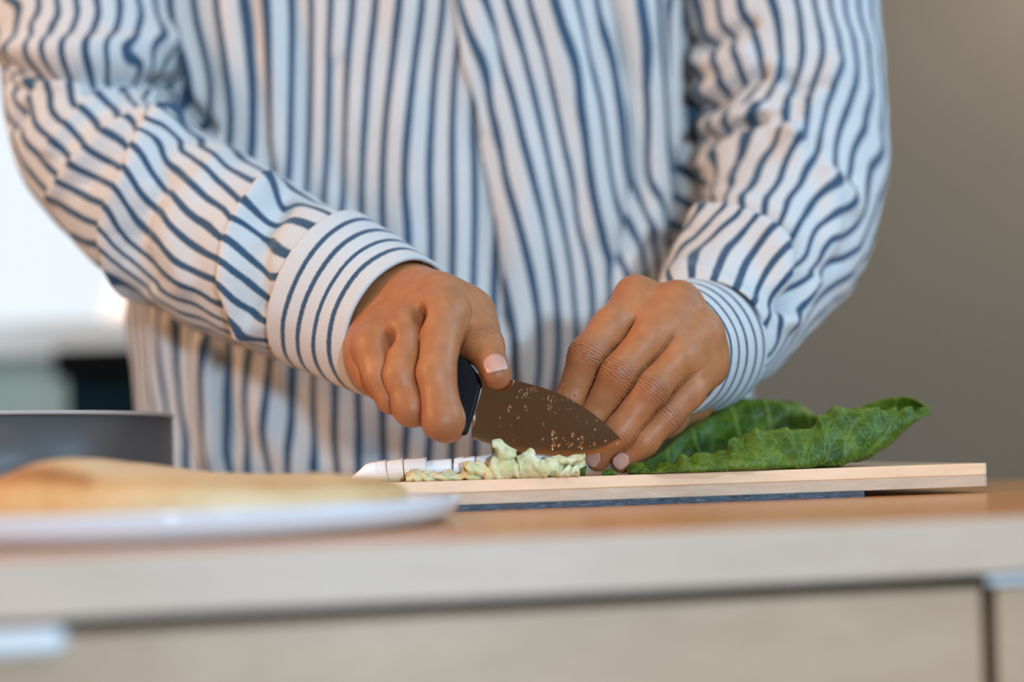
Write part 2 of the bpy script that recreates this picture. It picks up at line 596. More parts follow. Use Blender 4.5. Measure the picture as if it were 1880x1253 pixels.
for k in range(16):
    p = []
    if k < len(y0): p.append((y0[k], 5))
    if k < len(y1): p.append((y1[k], 199))
    if k < len(y2) and y2[k]: p.append((y2[k], 310))
    if k in y3: p.append((y3[k], 440))
    if k >= 12: p += [{12: (832, 540), 13: (870, 540), 14: (911, 540), 15: (945, 540)}[k]]
    j = k - 1
    if k >= 1 and j < len(y4): p += [({1: 368, 2: 410, 3: 452, 4: 492, 5: 532, 6: 573, 7: 614, 8: 655}.get(k, y4[j]), 700), (y4[j], 829)]
    if k >= 13: p += [({13: 868, 14: 905, 15: 944}[k], 640), ({13: 868, 14: 905, 15: 944}[k], 720)]
    LEFT_TRACKS.append((k, p))
par = np.stack([S, Z], 1)
uL = fit_u(V, Fq, par, [t for t in LEFT_TRACKS if len(t[1]) > 1], (1 / STEP, 0), sg, 0.045, 0.08, False)
shirt = mk('shirt', V, Fq, M['stripe'], person, attrs={'u': uL})
solid(shirt, 0.0012, 0)
# ---- the other front, lapping over it with a slanting edge
EDGE = [(812, -120), (830, 0), (850, 110), (878, 230), (905, 370), (915, 520), (950, 640), (960, 760), (965, 900)]
V2, S2, Z2 = torso_surface(220, 300, -0.35, 2.4)
Fq2 = grid_faces(220, 300)
V2 = torso_waves(V2)
V2 = crease(V2, Fq2, TORSO_FOLDS, sg)
nz, na = 220, 300
Q2 = proj(V2).reshape(nz, na, 2)
ex = np.interp(Q2[:, 0, 1], [p[1] for p in EDGE], [p[0] for p in EDGE])
G, GS, GZ = V2.reshape(nz, na, 3), S2.reshape(nz, na), Z2.reshape(nz, na)
out, outp = np.zeros((nz, 220, 3)), np.zeros((nz, 220, 2))
for i in range(nz):
    j0 = np.interp(ex[i], Q2[i, :150, 0], np.arange(150))
    jj = j0 + (na - 1 - j0) * np.linspace(0, 1, 220) ** 1.15
    for k in range(3): out[i, :, k] = np.interp(jj, np.arange(na), G[i, :, k])
    outp[i, :, 0] = np.interp(jj, np.arange(na), GS[i])
    outp[i, :, 1] = GZ[i, 0]
V2 = out.reshape(-1, 3)
Fq2 = grid_faces(nz, 220)
n2 = vnormals(V2, Fq2) * sg
lift = (0.0045 * np.exp(-np.linspace(0, 1, 220) * 2.0) + 0.0015)[None].repeat(nz, 0).ravel()
V2 = V2 + n2 * lift[:, None]
R = [[(480, -60), (515, 20), (545, 130), (600, 260), (625, 430), (660, 560), (700, 720), (760, 930), (800, 1120), (830, 1400)],
     [(590, -60), (610, 20), (660, 190), (700, 330), (740, 480), (790, 700), (830, 870), (860, 1010), (880, 1150), (890, 1350)],
     [(680, -60), (700, 10), (750, 180), (790, 330), (830, 500), (870, 680), (910, 860), (940, 1010), (955, 1150)],
     [(775, -60), (790, 20), (830, 160), (870, 330), (900, 500), (940, 700), (975, 860), (1000, 1000), (1010, 1100)],
     [(850, -60), (870, 20), (910, 180), (950, 350), (985, 520), (1010, 680), (1035, 830), (1055, 950)],
     [(940, -60), (960, 20), (1000, 160), (1040, 330), (1065, 480), (1090, 620), (1115, 760), (1130, 950)],
     [(1035, -60), (1050, 10), (1090, 170), (1115, 300), (1135, 430), (1150, 600), (1165, 800)],
     [(1195, -60), (1200, 20), (1225, 200), (1240, 420), (1250, 560), (1270, 700)],
     [(1275, -60), (1280, 10), (1290, 200), (1295, 400), (1305, 600), (1310, 700)]]
RT = [(k if k < 7 else k + 1, cx(p)) for k, p in enumerate(R)]
uR = fit_u(V2, Fq2, outp.reshape(-1, 2), RT, (1 / STEP, 0), sg, 0.045, 0.08, False)
lap = mk('shirt_front', V2, Fq2, M['stripe'], shirt, attrs={'u': uR})
solid(lap, 0.0012, 0)

# ---- sleeves
def sleeve(name, path, folds, tracks, nring, nseg, N, wave, ell=1.0, fine=0.3, lam=0.06):
    V, S, PH, r, T = tube(path, nring, nseg, ell)
    Fq = grid_faces(nring, nseg)
    sg = flip_if_needed(V, Fq)
    n = vnormals(V, Fq) * sg
    rm = float(np.mean(r))
    q = np.stack([S, np.cos(PH) * rm, np.sin(PH) * rm], 1)
    V = V + n * (wave * (noise3(q * np.array([1, .55, .55]), 34, 11) + 0.5 * noise3(q * np.array([1, .6, .6]), 80, 12)))[:, None]
    V = crease(V, Fq, folds, sg)
    par = np.stack([S, (PH - math.pi) * rm], 1)
    u = fit_u(V, Fq, par, tracks, (0, N / (2 * math.pi * rm)), sg, 0.026, lam, True, fine)
    o = mk(name, V, Fq, M['stripe'], shirt, attrs={'u': u})
    solid(o, 0.001, 0)
    return o


c1 = lambda *L: [(a * .2394, b * .2394) for a, b in L]
c2 = lambda *L: [(a * .479, 250 + b * .479) for a, b in L]
c3 = lambda *L: [(350 + a * .399, 250 + b * .399) for a, b in L]
LS = [
    (4, c1((190, 1100), (290, 1200)) + c2((200, 155), (225, 190), (330, 235), (440, 300), (470, 395), (560, 460), (640, 550), (740, 600)) + c3((0, 715), (140, 790), (210, 880), (280, 950), (350, 960))),
    (5, c1((300, 60), (230, 180), (185, 330), (175, 480)) + [(57, 222)] + c1((330, 1030), (450, 1110), (520, 1230)) + c2((290, 130), (380, 165), (470, 220), (490, 295), (560, 360), (640, 460), (740, 530)) + c3((0, 620), (180, 705), (230, 790), (280, 835), (370, 860))),
    (6, c1((440, 60), (430, 160), (330, 280), (300, 430), (380, 560), (380, 650), (370, 760), (420, 900), (560, 990), (640, 1110), (720, 1190)) + c2((430, 100), (500, 140), (525, 205), (600, 280), (680, 370), (780, 450)) + c3((0, 500), (100, 570), (200, 600), (260, 680), (340, 745), (400, 760))),
    (7, c1((585, 20), (595, 150), (500, 270), (465, 400), (480, 520), (560, 600), (520, 700), (570, 800), (700, 880), (780, 980), (870, 1060), (1040, 1120), (1110, 1190)) + c2((570, 110), (620, 190), (720, 290), (835, 380)) + c3((90, 440), (210, 490), (270, 560), (350, 640), (450, 665))),
    (8, c1((750, 20), (765, 130), (690, 250), (650, 400), (650, 520), (740, 600), (700, 680), (830, 760), (910, 860), (1100, 990), (1210, 1050), (1250, 1130), (1270, 1230)) + c2((640, 90), (740, 190), (835, 270)) + c3((100, 290), (210, 390), (300, 420), (380, 510), (510, 575))),
    (9, c1((935, 20), (930, 110), (880, 260), (800, 440), (1050, 780), (1110, 880), (1350, 1000), (1380, 1110)) + c3((45, 110), (140, 210), (260, 320))),
    (10, c1((1100, 60), (1090, 220), (960, 370), (910, 490), (1150, 800), (1350, 900), (1500, 1000), (1530, 1100)) + c3((130, 100), (240, 180))),
    (4, c1((140, 40), (105, 200), (90, 400), (60, 560), (120, 680))),
    (11, c1((1270, 210), (1190, 340))),
    (3, c2((170, 240), (300, 310), (430, 400), (470, 480), (560, 540))),
    (2, c2((150, 300), (250, 380), (400, 445), (520, 530))),
]
LF = [
    (0.008, 26, [(-20, 110), (40, 95), (110, 95), (180, 92), (260, 85), (320, 70)], 1.0),
    (-0.016, 13, [(-30, 112), (20, 122), (90, 134), (140, 139), (200, 134), (260, 138), (330, 158)]),
    (-0.008, 10, [(-10, 240), (25, 230), (40, 200)]),
    (-0.006, 9, [(10, 150), (40, 165), (60, 150)]),
    (0.005, 14, [(90, 150), (120, 155), (140, 150)]),
    (-0.008, 9, [(160, 165), (180, 150), (225, 158), (260, 160)]),
    (0.006, 14, [(190, 178), (140, 220), (95, 275)], 0.7),
    (0.006, 15, [(262, 215), (215, 238), (172, 270), (140, 305), (100, 360)], 0.7),
    (-0.004, 12, [(240, 265), (190, 300), (160, 340)]),
    (0.012, 26, [(310, 225), (272, 258), (249, 331), (225, 379), (212, 430), (222, 480), (255, 545)], 0.55),
    (-0.006, 20, [(300, 330), (262, 390), (250, 450), (275, 520)]),
    (0.011, 22, [(486, 348), (470, 370), (446, 410), (432, 458), (428, 520), (455, 600)], 0.6),
    (-0.007, 22, [(520, 370), (480, 420), (470, 480), (476, 560)]),
    (0.004, 22, [(390, 300), (330, 370), (310, 430), (340, 520)]),
    (-0.008, 13, [(300, 190), (340, 215), (385, 232)]),
    (0.006, 14, [(330, 232), (300, 240), (270, 232)]),
]
LPATH = [(160, -330, .985, 170), (162, -120, .965, 170), (166, 40, .95, 166), (166, 130, .935, 160), (166, 215, .915, 150),
         (205, 300, .90, 146), (285, 370, .875, 156), (370, 425, .85, 162), (460, 475, .82, 160), (530, 507, .798, 152), (575, 526, .783, 146), (612, 545, .772, 136)]
sl_r = sleeve('sleeve', LPATH, LF, LS, 340, 300, 24, 0.0022)

c4 = lambda *L: [(1200 + a * .3192, b * .3192) for a, b in L]
c5 = lambda *L: [(1160 + a * .3272, 350 + b * .3272) for a, b in L]
RS = [
    (0, c4((240, 20), (290, 150), (320, 290), (360, 430), (390, 500))),
    (-1, c4((160, 180), (210, 330), (250, 470), (270, 570))),
    (1, c4((360, 20), (385, 150), (440, 250), (480, 380), (510, 450))),
    (2, c4((480, 20), (520, 140), (590, 180), (590, 280), (620, 350))),
    (3, c4((700, 20), (715, 150), (720, 290))),
    (4, c4((840, 20), (845, 150), (850, 260), (850, 380), (800, 470), (770, 690))),
    (5, c4((930, 60), (970, 210), (975, 300), (920, 460), (890, 620), (880, 750))),
    (6, c4((1020, 60), (1090, 260), (1080, 400), (1000, 600), (960, 760))),
    (7, c4((1120, 100), (1190, 350), (1180, 500), (1100, 700), (1060, 820))),
    (8, c4((1270, 500), (1200, 800), (1130, 930))),
    (9, c4((1330, 900), (1240, 1000))),
    (3, c4((540, 720), (500, 860), (450, 1000), (430, 1230)) + c5((415, 130))),
    (4, c4((620, 880), (590, 1000), (560, 1220)) + c5((545, 20), (535, 130), (380, 300), (340, 400), (325, 500))),
    (5, c4((820, 790), (740, 950), (710, 1100), (690, 1240)) + c5((680, 20), (665, 170), (530, 330), (462, 460), (435, 590))),
    (6, c4((940, 870), (860, 960), (840, 1080), (830, 1240)) + c5((820, 20), (790, 220), (660, 350), (590, 500), (560, 650))),
    (7, c4((1110, 1030), (1030, 1120), (960, 1240)) + c5((940, 30), (890, 250), (900, 300), (800, 370), (740, 520), (660, 650), (655, 740))),
    (8, c4((1190, 1130), (1100, 1240)) + c5((1130, 20), (1060, 110), (1020, 240), (1015, 320), (990, 390), (840, 470), (800, 680), (730, 800))),
    (9, c5((980, 500), (840, 590), (850, 850), (770, 950))),
    (10, c5((1110, 350), (1090, 460), (1050, 550), (860, 710))),
    (3, c5((230, 330), (190, 480))),
]
RS += [(2, c4((330, 1050), (300, 1240)) + c5((330, 110))), (1, c4((260, 1050), (200, 1200))), (2, c5((215, 215), (150, 330), (100, 420)))]
RF = [
    (0.007, 18, [(1262, 165), (1300, 172), (1350, 150), (1385, 135), (1420, 128)]),
    (-0.014, 14, [(1255, 212), (1300, 190), (1345, 158), (1400, 135)]),
    (-0.009, 12, [(1240, 62), (1290, 85), (1330, 68), (1380, 42)]),
    (0.006, 18, [(1270, 110), (1320, 118), (1370, 100)]),
    (0.007, 14, [(1300, 235), (1340, 222), (1390, 205), (1440, 215)]),
    (-0.010, 11, [(1265, 262), (1310, 248), (1350, 232), (1400, 228)]),
    (0.006, 18, [(1300, 300), (1360, 265), (1410, 245), (1460, 262)]),
    (-0.006, 12, [(1440, 140), (1470, 165), (1510, 160)]),
    (0.005, 20, [(1530, 120), (1490, 200), (1460, 260)]),
    (-0.005, 16, [(1480, 250), (1500, 300), (1560, 330)]),
    (0.006, 18, [(1450, 270), (1500, 290), (1540, 330), (1560, 380)]),
    (0.012, 20, [(1225, 428), (1262, 402), (1310, 398), (1360, 410), (1400, 428), (1425, 460), (1428, 520)], 1.3),
    (-0.012, 15, [(1235, 395), (1290, 378), (1350, 385), (1410, 405), (1450, 440), (1460, 490), (1440, 560)]),
    (-0.005, 14, [(1460, 480), (1500, 500), (1530, 480)]),
    (0.006, 18, [(1520, 330), (1525, 420), (1490, 510), (1450, 590)]),
    (0.003, 14, [(1210, 495), (1290, 500), (1350, 530), (1400, 580)]),
]
RPATH = [(1400, -330, 1.00, 185), (1420, -140, .985, 182), (1436, 20, .965, 176), (1444, 140, .955, 174), (1452, 250, .945, 172), (1458, 330, .93, 168),
         (1450, 400, .905, 160), (1420, 460, .88, 152), (1380, 512, .855, 147), (1345, 558, .83, 142), (1313, 598, .805, 132), (1291, 626, .788, 121)]
sl_l = sleeve('sleeve', RPATH, RF, RS, 340, 300, 26, 0.0022, 1.0, 0.08, 0.12)


# ---- cuffs
def cuff(name, path, nring, nseg, nu, u0):
    V, S, PH, r, T = tube(path, nring, nseg)
    Fq = grid_faces(nring, nseg)
    sg = flip_if_needed(V, Fq)
    n = vnormals(V, Fq) * sg
    u = u0 + S / S.max() * nu + 0.05 * np.sin(PH * 3 + 1) * np.sin(S / S.max() * 3)
    o = mk(name, V + n * (0.0005 * noise3(V, 60, 4))[:, None], Fq, M['cuff'], shirt, attrs={'u': u})
    solid(o, 0.0022, 0)
    return o


cuff('cuff', [(596, 532, .774, 151), (642, 556, .767, 147), (690, 582, .7575, 141), (737, 605, .7455, 134)], 60, 160, 4.6, 0.17)
cuff('cuff', [(1290, 631, .790, 121), (1270, 639, .776, 120), (1246, 645, .760, 117), (1222, 651, .744, 115)], 60, 160, 5.0, 0.45)
# ------------------------------------------------------------------ the cook: body and hands
def surface_nets(vol, org, h):
    ins = vol < 0
    c = np.zeros(tuple(s - 1 for s in vol.shape), np.int8)
    for a in (0, 1):
        for b in (0, 1):
            for d in (0, 1):
                c += ins[a:a + c.shape[0], b:b + c.shape[1], d:d + c.shape[2]]
    act = (c > 0) & (c < 8)
    I = np.argwhere(act)
    idx = np.full(c.shape, -1, np.int64)
    idx[act] = np.arange(len(I))
    acc = np.zeros((len(I), 3)); cnt = np.zeros(len(I))
    corners = [(a, b, d) for a in (0, 1) for b in (0, 1) for d in (0, 1)]
    val = {k: vol[I[:, 0] + k[0], I[:, 1] + k[1], I[:, 2] + k[2]].astype(float) for k in corners}
    for p in corners:
        for ax in range(3):
            if p[ax]: continue
            q = list(p); q[ax] = 1; q = tuple(q)
            v0, v1 = val[p], val[q]
            m = (v0 < 0) != (v1 < 0)
            t = np.where(m, v0 / np.where(m, v0 - v1, 1), 0)
            pos = np.tile(np.array(p, float), (len(I), 1)); pos[:, ax] += t
            acc[m] += pos[m]; cnt[m] += 1
    V = (I + acc / cnt[:, None]) * h + org
    Fs = []
    for ax in range(3):
        o1, o2 = [k for k in range(3) if k != ax]
        sl0 = [slice(None)] * 3; sl1 = [slice(None)] * 3
        sl0[ax] = slice(0, -1); sl1[ax] = slice(1, None)
        a, b = ins[tuple(sl0)], ins[tuple(sl1)]
        E = np.argwhere(a != b)
        E = E[(E[:, o1] > 0) & (E[:, o2] > 0) & (E[:, o1] < c.shape[o1]) & (E[:, o2] < c.shape[o2])]
        def at(d1, d2):
            J = E.copy(); J[:, o1] -= d1; J[:, o2] -= d2
            return idx[J[:, 0], J[:, 1], J[:, 2]]
        q = np.stack([at(1, 1), at(0, 1), at(0, 0), at(1, 0)], 1)
        s = a[E[:, 0], E[:, 1], E[:, 2]]
        if ax == 1: s = ~s
        q[~s] = q[~s][:, ::-1]
        Fs.append(q[(q >= 0).all(1)])
    return V, np.vstack(Fs)


def rc(P, a, b):
    """Distance to a tapered capsule from a to b; a and b are (x, y, z, r)."""
    A = np.array(a[:3]); ba = np.array(b[:3]) - A
    pa = P - A.astype(np.float32)
    t = np.clip((pa @ ba.astype(np.float32)) / float(ba @ ba), 0, 1)
    d = np.linalg.norm(pa - t[:, None] * ba.astype(np.float32), axis=1)
    return d - (a[3] + (b[3] - a[3]) * t)


def smin(a, b, k):
    h = np.clip(k - np.abs(a - b), 0, None) / k
    return np.minimum(a, b) - h * h * k * 0.25


def J(px, py, Y, r):
    return (*W(px, py, Y), r * Y / F)


def chain(P, js, k=0.004):
    d = None
    for a, b in zip(js[:-1], js[1:]):
        e = rc(P, a, b)
        d = e if d is None else smin(d, e, k)
    return d


class Hand:
    def __init__(s, fingers, palm, extra, kf, kp, dents=()):
        s.fingers, s.palm, s.extra, s.kf, s.kp, s.dents = fingers, palm, extra, kf, kp, dents

    def sdf(s, P):
        P = P.astype(np.float32)
        d = None
        for a, b in s.palm:
            e = rc(P, a, b)
            d = e if d is None else smin(d, e, s.kp)
        for a in s.extra:
            e = np.linalg.norm(P - np.array(a[:3], np.float32), axis=1) - a[3]
            d = smin(d, e, 0.008)
        full = d
        cp = None
        for js in s.fingers:
            cf = chain(P, js)
            full = np.minimum(full, smin(d, cf, s.kf))
            if cp is not None:                               # the dark line where two fingers touch
                wgt = np.clip(1.2 - np.maximum(cp, cf) / 0.003, 0, 1)
                full = full + 0.0010 * wgt * np.exp(-((cp - cf) / 0.0011) ** 2)
            cp = cf if cp is None else np.minimum(cp, cf)
        for a, dep in s.dents:
            e = np.linalg.norm(P - np.array(a[:3], np.float32), axis=1)
            full = full + dep * np.exp(-(e / a[3]) ** 2)
        return full

    def mesh(s, h=0.0008):
        pts = [j for js in s.fingers for j in js] + [j for p in s.palm for j in p]
        A = np.array(pts)
        lo = (A[:, :3] - A[:, 3:4]).min(0) - 0.006
        hi = (A[:, :3] + A[:, 3:4]).max(0) + 0.006
        n = np.ceil((hi - lo) / h).astype(int) + 1
        g = np.stack(np.meshgrid(*[np.arange(k) for k in n], indexing='ij'), -1).reshape(-1, 3).astype(np.float32) * h + lo.astype(np.float32)
        out = np.empty(len(g), np.float32)
        for i in range(0, len(g), 300000):
            out[i:i + 300000] = s.sdf(g[i:i + 300000])
        V, Fq = surface_nets(out.reshape(n), lo, h)
        for _ in range(2):                                   # settle onto the true surface
            e = 0.0004
            d = s.sdf(V)
            gr = np.stack([(s.sdf(V + np.eye(3)[k] * e) - s.sdf(V - np.eye(3)[k] * e)) / (2 * e) for k in range(3)], 1)
            gr /= np.maximum(np.linalg.norm(gr, axis=1, keepdims=True), 1e-6)
            V = V - gr * (d * 0.8)[:, None]
        return V, Fq


# hand that steadies the lettuce (frame right)
rIdx = [J(1170, 552, .728, 38), J(1121, 604, .716, 36), J(1079, 653, .708, 34.5), J(1048, 735, .712, 29), J(1046, 790, .722, 26)]
rMid = [J(1243, 562, .722, 38), J(1190, 625, .710, 36), J(1136, 687, .703, 35.5), J(1090, 768, .710, 30), J(1068, 822, .719, 26)]
rRng = [J(1286, 612, .718, 34), J(1242, 662, .708, 34), J(1195, 714, .701, 33.5), J(1138, 793, .702, 29), J(1098, 843, .709, 23)]
rPin = [J(1300, 676, .722, 32), J(1262, 722, .711, 30), J(1224, 765, .705, 28.5), J(1182, 812, .703, 25.5), J(1142, 847, .706, 22.5)]
wr = J(1280, 640, .800, 76)
fa = J(1372, 560, .850, 80)
palmR = [(J(1176, 558, .735, 36), wr), (J(1243, 568, .730, 36), wr), (J(1284, 616, .726, 33), wr), (J(1298, 680, .728, 33), J(1276, 705, .770, 44)),
         (J(1276, 705, .770, 44), wr), (wr, fa), (J(1176, 575, .74, 34), J(1284, 640, .735, 36)),
         (J(1206, 556, .724, 33), J(1181, 582, .7165, 27)), (J(1264, 584, .720, 32), J(1234, 614, .711, 27)), (J(1296, 645, .721, 30), J(1272, 672, .7125, 25)), (J(1276, 640, .722, 34), J(1245, 595, .722, 34)),
         (J(1265, 745, .765, 34), J(1225, 770, .745, 25)), (J(1225, 770, .745, 25), J(1180, 805, .732, 22))]
extraR = [J(1162, 540, .727, 31), J(1247, 551, .722, 30), J(1289, 606, .719, 26)]
dentR = [(J(1205, 525, .722, 26), 0.0012), (J(1270, 572, .715, 18), 0.0008)]
handR = Hand([rIdx, rMid, rRng, rPin], palmR, extraR, 0.006, 0.012, dentR)

# hand that holds the knife (frame left)
lIdx = [J(815, 588, .686, 40), J(801, 685, .672, 34), J(814, 772, .667, 37), J(820, 778, .692, 33), J(832, 755, .712, 27)]
lMid = [J(750, 614, .690, 36), J(736, 690, .680, 31), J(756, 748, .678, 34), J(785, 752, .70, 31), J(810, 730, .715, 27)]
lRng = [J(694, 640, .695, 36), J(700, 690, .689, 31), J(722, 728, .688, 31), J(755, 735, .708, 29), J(790, 720, .722, 26)]
lPin = [J(674, 664, .706, 26), J(682, 692, .702, 25), J(706, 714, .704, 25), J(740, 722, .718, 24), J(770, 712, .73, 22)]
lThu = [J(822, 575, .738, 46), J(866, 578, .713, 41), J(889, 636, .690, 35), J(912, 689, .674, 26.5)]
lw = J(700, 582, .768, 84)
lf = J(560, 525, .80, 85)
palmL = [(J(812, 580, .700, 42), lw), (J(755, 610, .705, 38), lw), (J(700, 640, .708, 36), lw), (J(680, 668, .715, 28), J(700, 640, .75, 52)), (J(700, 640, .75, 52), lw),
         (lw, lf), (J(815, 600, .705, 36), J(700, 650, .712, 30)), (J(835, 570, .735, 42), lw), (J(815, 562, .705, 38), J(758, 572, .748, 54)), (J(690, 640, .712, 34), J(705, 625, .745, 52)), (J(800, 550, .712, 36), J(735, 560, .746, 62)), (J(826, 600, .708, 34), J(866, 630, .703, 30))]
extraL = [J(816, 572, .692, 34), J(746, 604, .691, 30), J(690, 636, .697, 30)]
dentL = [(J(778, 586, .686, 21), 0.0060), (J(724, 626, .686, 20), 0.0040)]
handL = Hand([lIdx, lMid, lRng, lPin, lThu], palmL, extraL, 0.011, 0.016, dentL)


def skin_masks(V, joints, hand):
    """Knuckle creases: distance along the finger from each joint, weighted to the joint's back side."""
    fs = np.zeros(len(V)); fm = np.zeros(len(V)); red_shade = np.zeros(len(V))
    for a, b, c, w in joints:
        A, B, Cc = (np.array(x[:3]) for x in (a, b, c))
        ax = (Cc - A) / np.linalg.norm(Cc - A)
        D = V - B
        t = D @ ax
        lat = np.linalg.norm(D - t[:, None] * ax, axis=1)
        m = np.exp(-(t / (b[3] * 0.54)) ** 2) * np.exp(-(np.clip(lat - b[3], 0, None) / 0.004) ** 2) * w
        up = m > fm
        sx = D @ np.cross(ax, [0, 1, 0])
        fs[up] = (t + 14.0 * sx ** 2 * np.sign(t))[up]
        fm = np.maximum(fm, m)
    for a, r, w in hand:
        red_shade = np.maximum(red_shade, w * np.exp(-(np.linalg.norm(V - np.array(a[:3]), axis=1) / (a[3] * r)) ** 2))
    return fs, fm, red_shade


VR, FR = handR.mesh()
VL, FL = handL.mesh()
jr = [(f[1], f[2], f[3], 1.0) for f in (rIdx, rMid, rRng, rPin)] + [(f[2], f[3], f[4], 0.3) for f in (rIdx, rMid, rRng, rPin)]
tr_ = [(f[2], 1.15, 0.8) for f in (rIdx, rMid, rRng, rPin)] + [(f[4], 1.5, 1.0) for f in (rRng, rPin)] + [(rMid[0], 1.2, .5), (rIdx[0], 1.0, .4)]
fsR, fmR, rdR = skin_masks(VR, jr, tr_)
jl = [(lThu[1], lThu[2], lThu[3], 0.8), (lIdx[1], lIdx[2], lIdx[3], 0.3)]
tl_ = [(lIdx[2], 1.3, .8), (lThu[3], 1.5, 1.0), (lMid[2], 1.3, .8), (lRng[2], 1.3, .7), (dentL[0][0], 1.1, .9), (dentL[1][0], 1.1, .8)]  # last two entries: shade of the knuckle valleys put into the skin colour
fsL, fmL, rdL = skin_masks(VL, jl, tl_)

# upper body under the shirt, joined to the forearms
class Trunk(Hand):
    def sdf(s, P):
        d = None
        for a, b in s.palm:
            e = rc(P.astype(np.float32), a, b)
            d = e if d is None else smin(d, e, 0.04)
        return d
shL, shR = (-0.25, 1.03, 1.36, 0.05), (0.15, 1.03, 1.36, 0.05)
elL, elR = J(150, 260, .915, 60), J(1470, 360, .925, 62)
tw = [((-0.13, 1.035, 1.28, .085), (-0.13, 1.035, .80, .085)), ((0.03, 1.035, 1.28, .085), (0.03, 1.035, .80, .085)), ((-0.05, 1.03, 1.30, .09), (-0.05, 1.035, .80, .09)),
      ((-0.20, 1.035, 1.37, .045), (0.10, 1.035, 1.37, .045)), ((-0.05, 1.04, 1.36, .055), (-0.05, 1.03, 1.47, .052)),
      ((-0.23, 1.035, 1.36, .040), elL), (elL, lf), ((0.14, 1.035, 1.36, .040), elR), (elR, fa)]
tk = Trunk([], tw, [], 0.01, 0.04)
VT, FT = tk.mesh(0.008)
z = np.zeros(len(VT))
VB = np.vstack([VR, VL, VT])
FB = np.vstack([FR, FL + len(VR), FT + len(VR) + len(VL)])

sk = NT('brown skin')
co = sk.coord()
fs, fm, rd = sk.attr('fs'), sk.attr('fm'), sk.attr('red')
mott = sk.noise(co, 120, 4, 0.6)
base = sk.ramp(mott, [(0.3, (0.38, 0.142, 0.050)), (0.7, (0.48, 0.192, 0.075))])
base = sk.mix(sk.math('MULTIPLY', rd, 0.62), base, (0.25, 0.065, 0.028))
wob = sk.math('MULTIPLY', sk.math('SUBTRACT', sk.noise(co, 190, 4), 0.5), 0.0030)
ph = sk.math('MULTIPLY', sk.math('ADD', fs, wob), 1850.0)
ln = sk.math('POWER', sk.math('ABSOLUTE', sk.math('SINE', ph)), 0.30)
brk = sk.ramp(sk.noise(co, 420, 2), [(0.28, (0.1, 0.1, 0.1)), (0.5, (1, 1, 1))])
fold = sk.math('MULTIPLY', sk.math('MULTIPLY', sk.math('SUBTRACT', 1.0, ln), fm), brk)
base = sk.mix(sk.math('MULTIPLY', fold, 1.7, clamp=True), base, (0.12, 0.035, 0.02))
pores = sk.n('ShaderNodeTexVoronoi', i_Scale=1500.0)
sk.l(co, pores.inputs['Vector'])
hgt = sk.math('SUBTRACT', sk.math('MULTIPLY', pores.outputs['Distance'], 0.12), sk.math('MULTIPLY', fold, 1.3))
sk.bump(hgt, 0.5, 0.0006)
sk.set(base, 0.46, Subsurface_Weight=0.12, Subsurface_Scale=0.004, Specular_IOR_Level=0.38)
sk.b.inputs['Subsurface Radius'].default_value = (1.0, 0.4, 0.25)
body = mk('body', VB, FB, sk.m, person, attrs={'fs': np.r_[fsR, fsL, z], 'fm': np.r_[fmR, fmL, z], 'red': np.r_[rdR, rdL, z]})

# ---- fingernails, laid onto the fingertips
nm = NT('fingernail')
nn = nm.attr('tip')
nm.set(nm.ramp(nn, [(0.0, (0.56, 0.29, 0.22)), (0.86, (0.60, 0.33, 0.26)), (0.95, (0.68, 0.48, 0.39)), (1.0, (0.70, 0.52, 0.44))]), 0.3, Subsurface_Weight=0.1, Subsurface_Scale=0.002)


def nail(hand, a, tip, half_l, half_w, look):
    """a, tip: last joint and fingertip; look: direction the nail faces. The plate is laid onto the skin from outside."""
    c = np.array(tip[:3]); ax = c - np.array(a[:3]); ax /= np.linalg.norm(ax)
    r = tip[3]
    k = np.array(look, float); k -= ax * (k @ ax); k /= np.linalg.norm(k)
    b = np.cross(ax, k)
    nu, nv = 17, 15
    P, D, tp = [], [], []
    for i in np.linspace(-1, 1, nu):
        for j in np.linspace(-1, 1, nv):
            w = 1 - 0.45 * max(0, -i) ** 3 - 0.40 * max(0, i) ** 4
            ang = j * w * half_w / r
            l = i * (1 - 0.25 * j * j)
            d = k * math.cos(ang) + b * math.sin(ang) + ax * max(0, l) * 0.45
            d /= np.linalg.norm(d)
            P.append(c + ax * (min(l, 0.35) * half_l - 0.12 * half_l) + d * r * 1.5)
            D.append(d); tp.append((i + 1) / 2)
    P, D = np.array(P), np.array(D)
    for _ in range(40):
        P = P - D * (np.clip(rc(P, a, tip), -0.001, 0.002) * 0.8)[:, None]
    g = (P + D * 0.00025).reshape(nu, nv, 3)
    edge = np.ones((nu, nv)); edge[0] = edge[:, 0] = edge[:, -1] = 0
    g = g + D.reshape(nu, nv, 3) * (edge * 0.00022)[..., None]
    o_ = mk('fingernail', g.reshape(-1, 3), grid_faces(nu, nv), nm.m, body, attrs={'tip': tp})
    solid(o_, 0.0005, 0)
    return o_


nail(handL, lThu[2], lThu[3], 0.0058, 0.0060, (0.05, -0.85, 0.38))
nail(handR, rRng[3], rRng[4], 0.0050, 0.0042, (-0.50, -0.85, 0.10))
nail(handR, rPin[3], rPin[4], 0.0044, 0.0037, (0.02, -0.98, 0.15))
nail(handR, rIdx[3], rIdx[4], 0.0055, 0.0048, (-0.3, -0.9, 0.1))
nail(handR, rMid[3], rMid[4], 0.0056, 0.0048, (-0.3, -0.9, 0.1))

